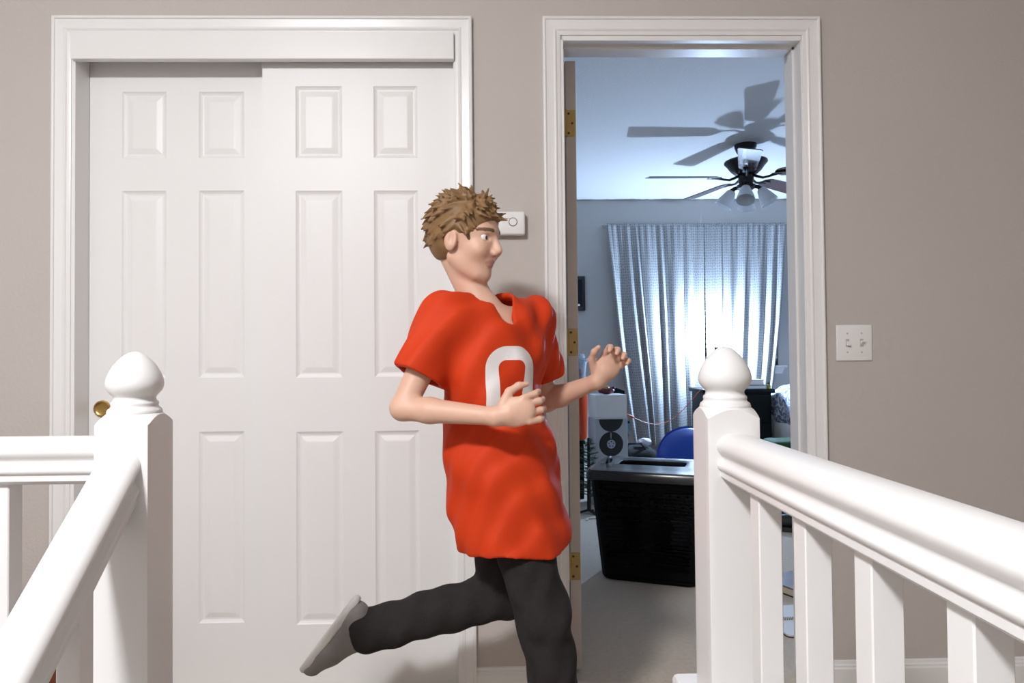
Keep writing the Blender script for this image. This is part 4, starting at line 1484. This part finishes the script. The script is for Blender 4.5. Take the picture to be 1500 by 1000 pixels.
T.F = np.maximum(out_, -(out_ + .013))
T.F = np.maximum(T.F, (.580 + .05 * (X - .01) + .010 * np.sin(22 * X + 9 * Y)) - Z)           # hem
for s_ in 'rl':                                                                              # cuffs
    ax_ = J[s_ + 'elb'] - J[s_ + 'sh']
    Ln = np.linalg.norm(ax_)
    ax_ = ax_ / Ln
    dd_ = (X - J[s_ + 'sh'][0]) * ax_[0] + (Y - J[s_ + 'sh'][1]) * ax_[1] + (Z - J[s_ + 'sh'][2]) * ax_[2]
    rad = np.sqrt(np.maximum((X - J[s_ + 'sh'][0]) ** 2 + (Y - J[s_ + 'sh'][1]) ** 2 + (Z - J[s_ + 'sh'][2]) ** 2 - dd_ ** 2, 0))
    near = rad < .092
    T.F = np.where(near & (dd_ > .10), np.maximum(T.F, dd_ - Ln * .66), T.F)
nk = J['neck0']                                                                              # neck opening, deeper in front
fw = np.array((math.cos(a_), math.sin(a_)))
T.cone(nk + (0.012 * fw[0], .012 * fw[1], .16), nk + (.030 * fw[0], .030 * fw[1], -.005), .062, .058, .006, True)
T.cone(nk + (.03 * fw[0], .03 * fw[1], .06), nk + (.095 * fw[0], .095 * fw[1], -.030), .050, .020, .006, True)
del X, Y, Z, wr, out_
field_obj('jersey', T, [jersey_mat()], boy, 2)

# trousers
K = Field((-.48, 1.50, .02), (.32, 1.98, .90), .004)
K.ell(J['pelvis'] + (0, 0, -.01), (.095, .118, .10), k=.03)
for s_, rk in (('r', .066), ('l', .064)):
    K.cone(J[s_ + 'hip'], J[s_ + 'knee'], .074, rk, .03)
    K.cone(J[s_ + 'knee'], J[s_ + 'ank'], rk - .002, .056, .02)
X, Y, Z = K.all()
K.F = K.F + (.0022 * np.sin(55 * Z + 20 * X + 6 * np.sin(14 * Y)) + .0022 * np.sin(90 * (X - Z * .4) + 8 * Y)).astype(np.float32)
dk = J['lank'] - J['lknee']
dk = dk / np.linalg.norm(dk)
K.F = np.where(X < -.2, np.maximum(K.F, (X - J['lank'][0]) * dk[0] + (Y - J['lank'][1]) * dk[1] + (Z - J['lank'][2]) * dk[2] - .030), K.F)
K.F = np.maximum(K.F, np.where(X > .05, .075 - Z, -1)).astype(np.float32)
K.F = np.maximum(K.F, Z - .86).astype(np.float32)
del X, Y, Z
field_obj('trousers', K, [M_pants], boy, 2)


def run_shoe(ank, d, up, name):
    """sneaker round the foot: upper, toe box, heel and a separate sole"""
    d = np.array(d, float)
    d /= np.linalg.norm(d)
    up = np.array(up, float)
    up -= d * (up @ d)
    up /= np.linalg.norm(up)
    sd = np.cross(up, d)
    S_ = Field(np.array(ank) - .24, np.array(ank) + .24, .004)
    g_ = lambda a, b_: np.array(ank) + d * a + up * b_
    S_.cone(g_(0, .02), g_(.005, -.025), .041, .041, .02)
    S_.cone(g_(-.02, -.045), g_(.10, -.050), .037, .036, .02)
    S_.cone(g_(.10, -.050), g_(.150, -.056), .036, .028, .02)
    S_.cone(g_(.015, -.006), g_(.085, -.036), .036, .033, .02)
    R = np.stack([d, sd, up], 1)
    X, Y, Z = S_.all()
    hgt = (X - ank[0]) * up[0] + (Y - ank[1]) * up[1] + (Z - ank[2]) * up[2]
    S_.F = np.maximum(S_.F, -.066 - hgt).astype(np.float32)
    S_.F = np.maximum(S_.F, hgt - .055).astype(np.float32)
    o = field_obj(name, S_, [M_shoe], boy, 2)
    Q = Field(np.array(ank) - .24, np.array(ank) + .24, .004)
    Q.ell(g_(.058, -.068), (.124, .041, .036), R, .01)
    X, Y, Z = Q.all()
    hgt = (X - ank[0]) * up[0] + (Y - ank[1]) * up[1] + (Z - ank[2]) * up[2]
    Q.F = np.maximum(np.maximum(Q.F, -.078 - hgt), hgt + .058).astype(np.float32)
    q = field_obj('shoe_sole', Q, [M_sole], boy, 1)
    q.parent = o
    return o


run_shoe(J['rank'], (1, -.06, 0), (0, 0, 1), 'shoe')
run_shoe(J['lank'], (-.62, 0, -.80), (.80, 0, -.62) if False else (.78, 0, -.62), 'shoe')
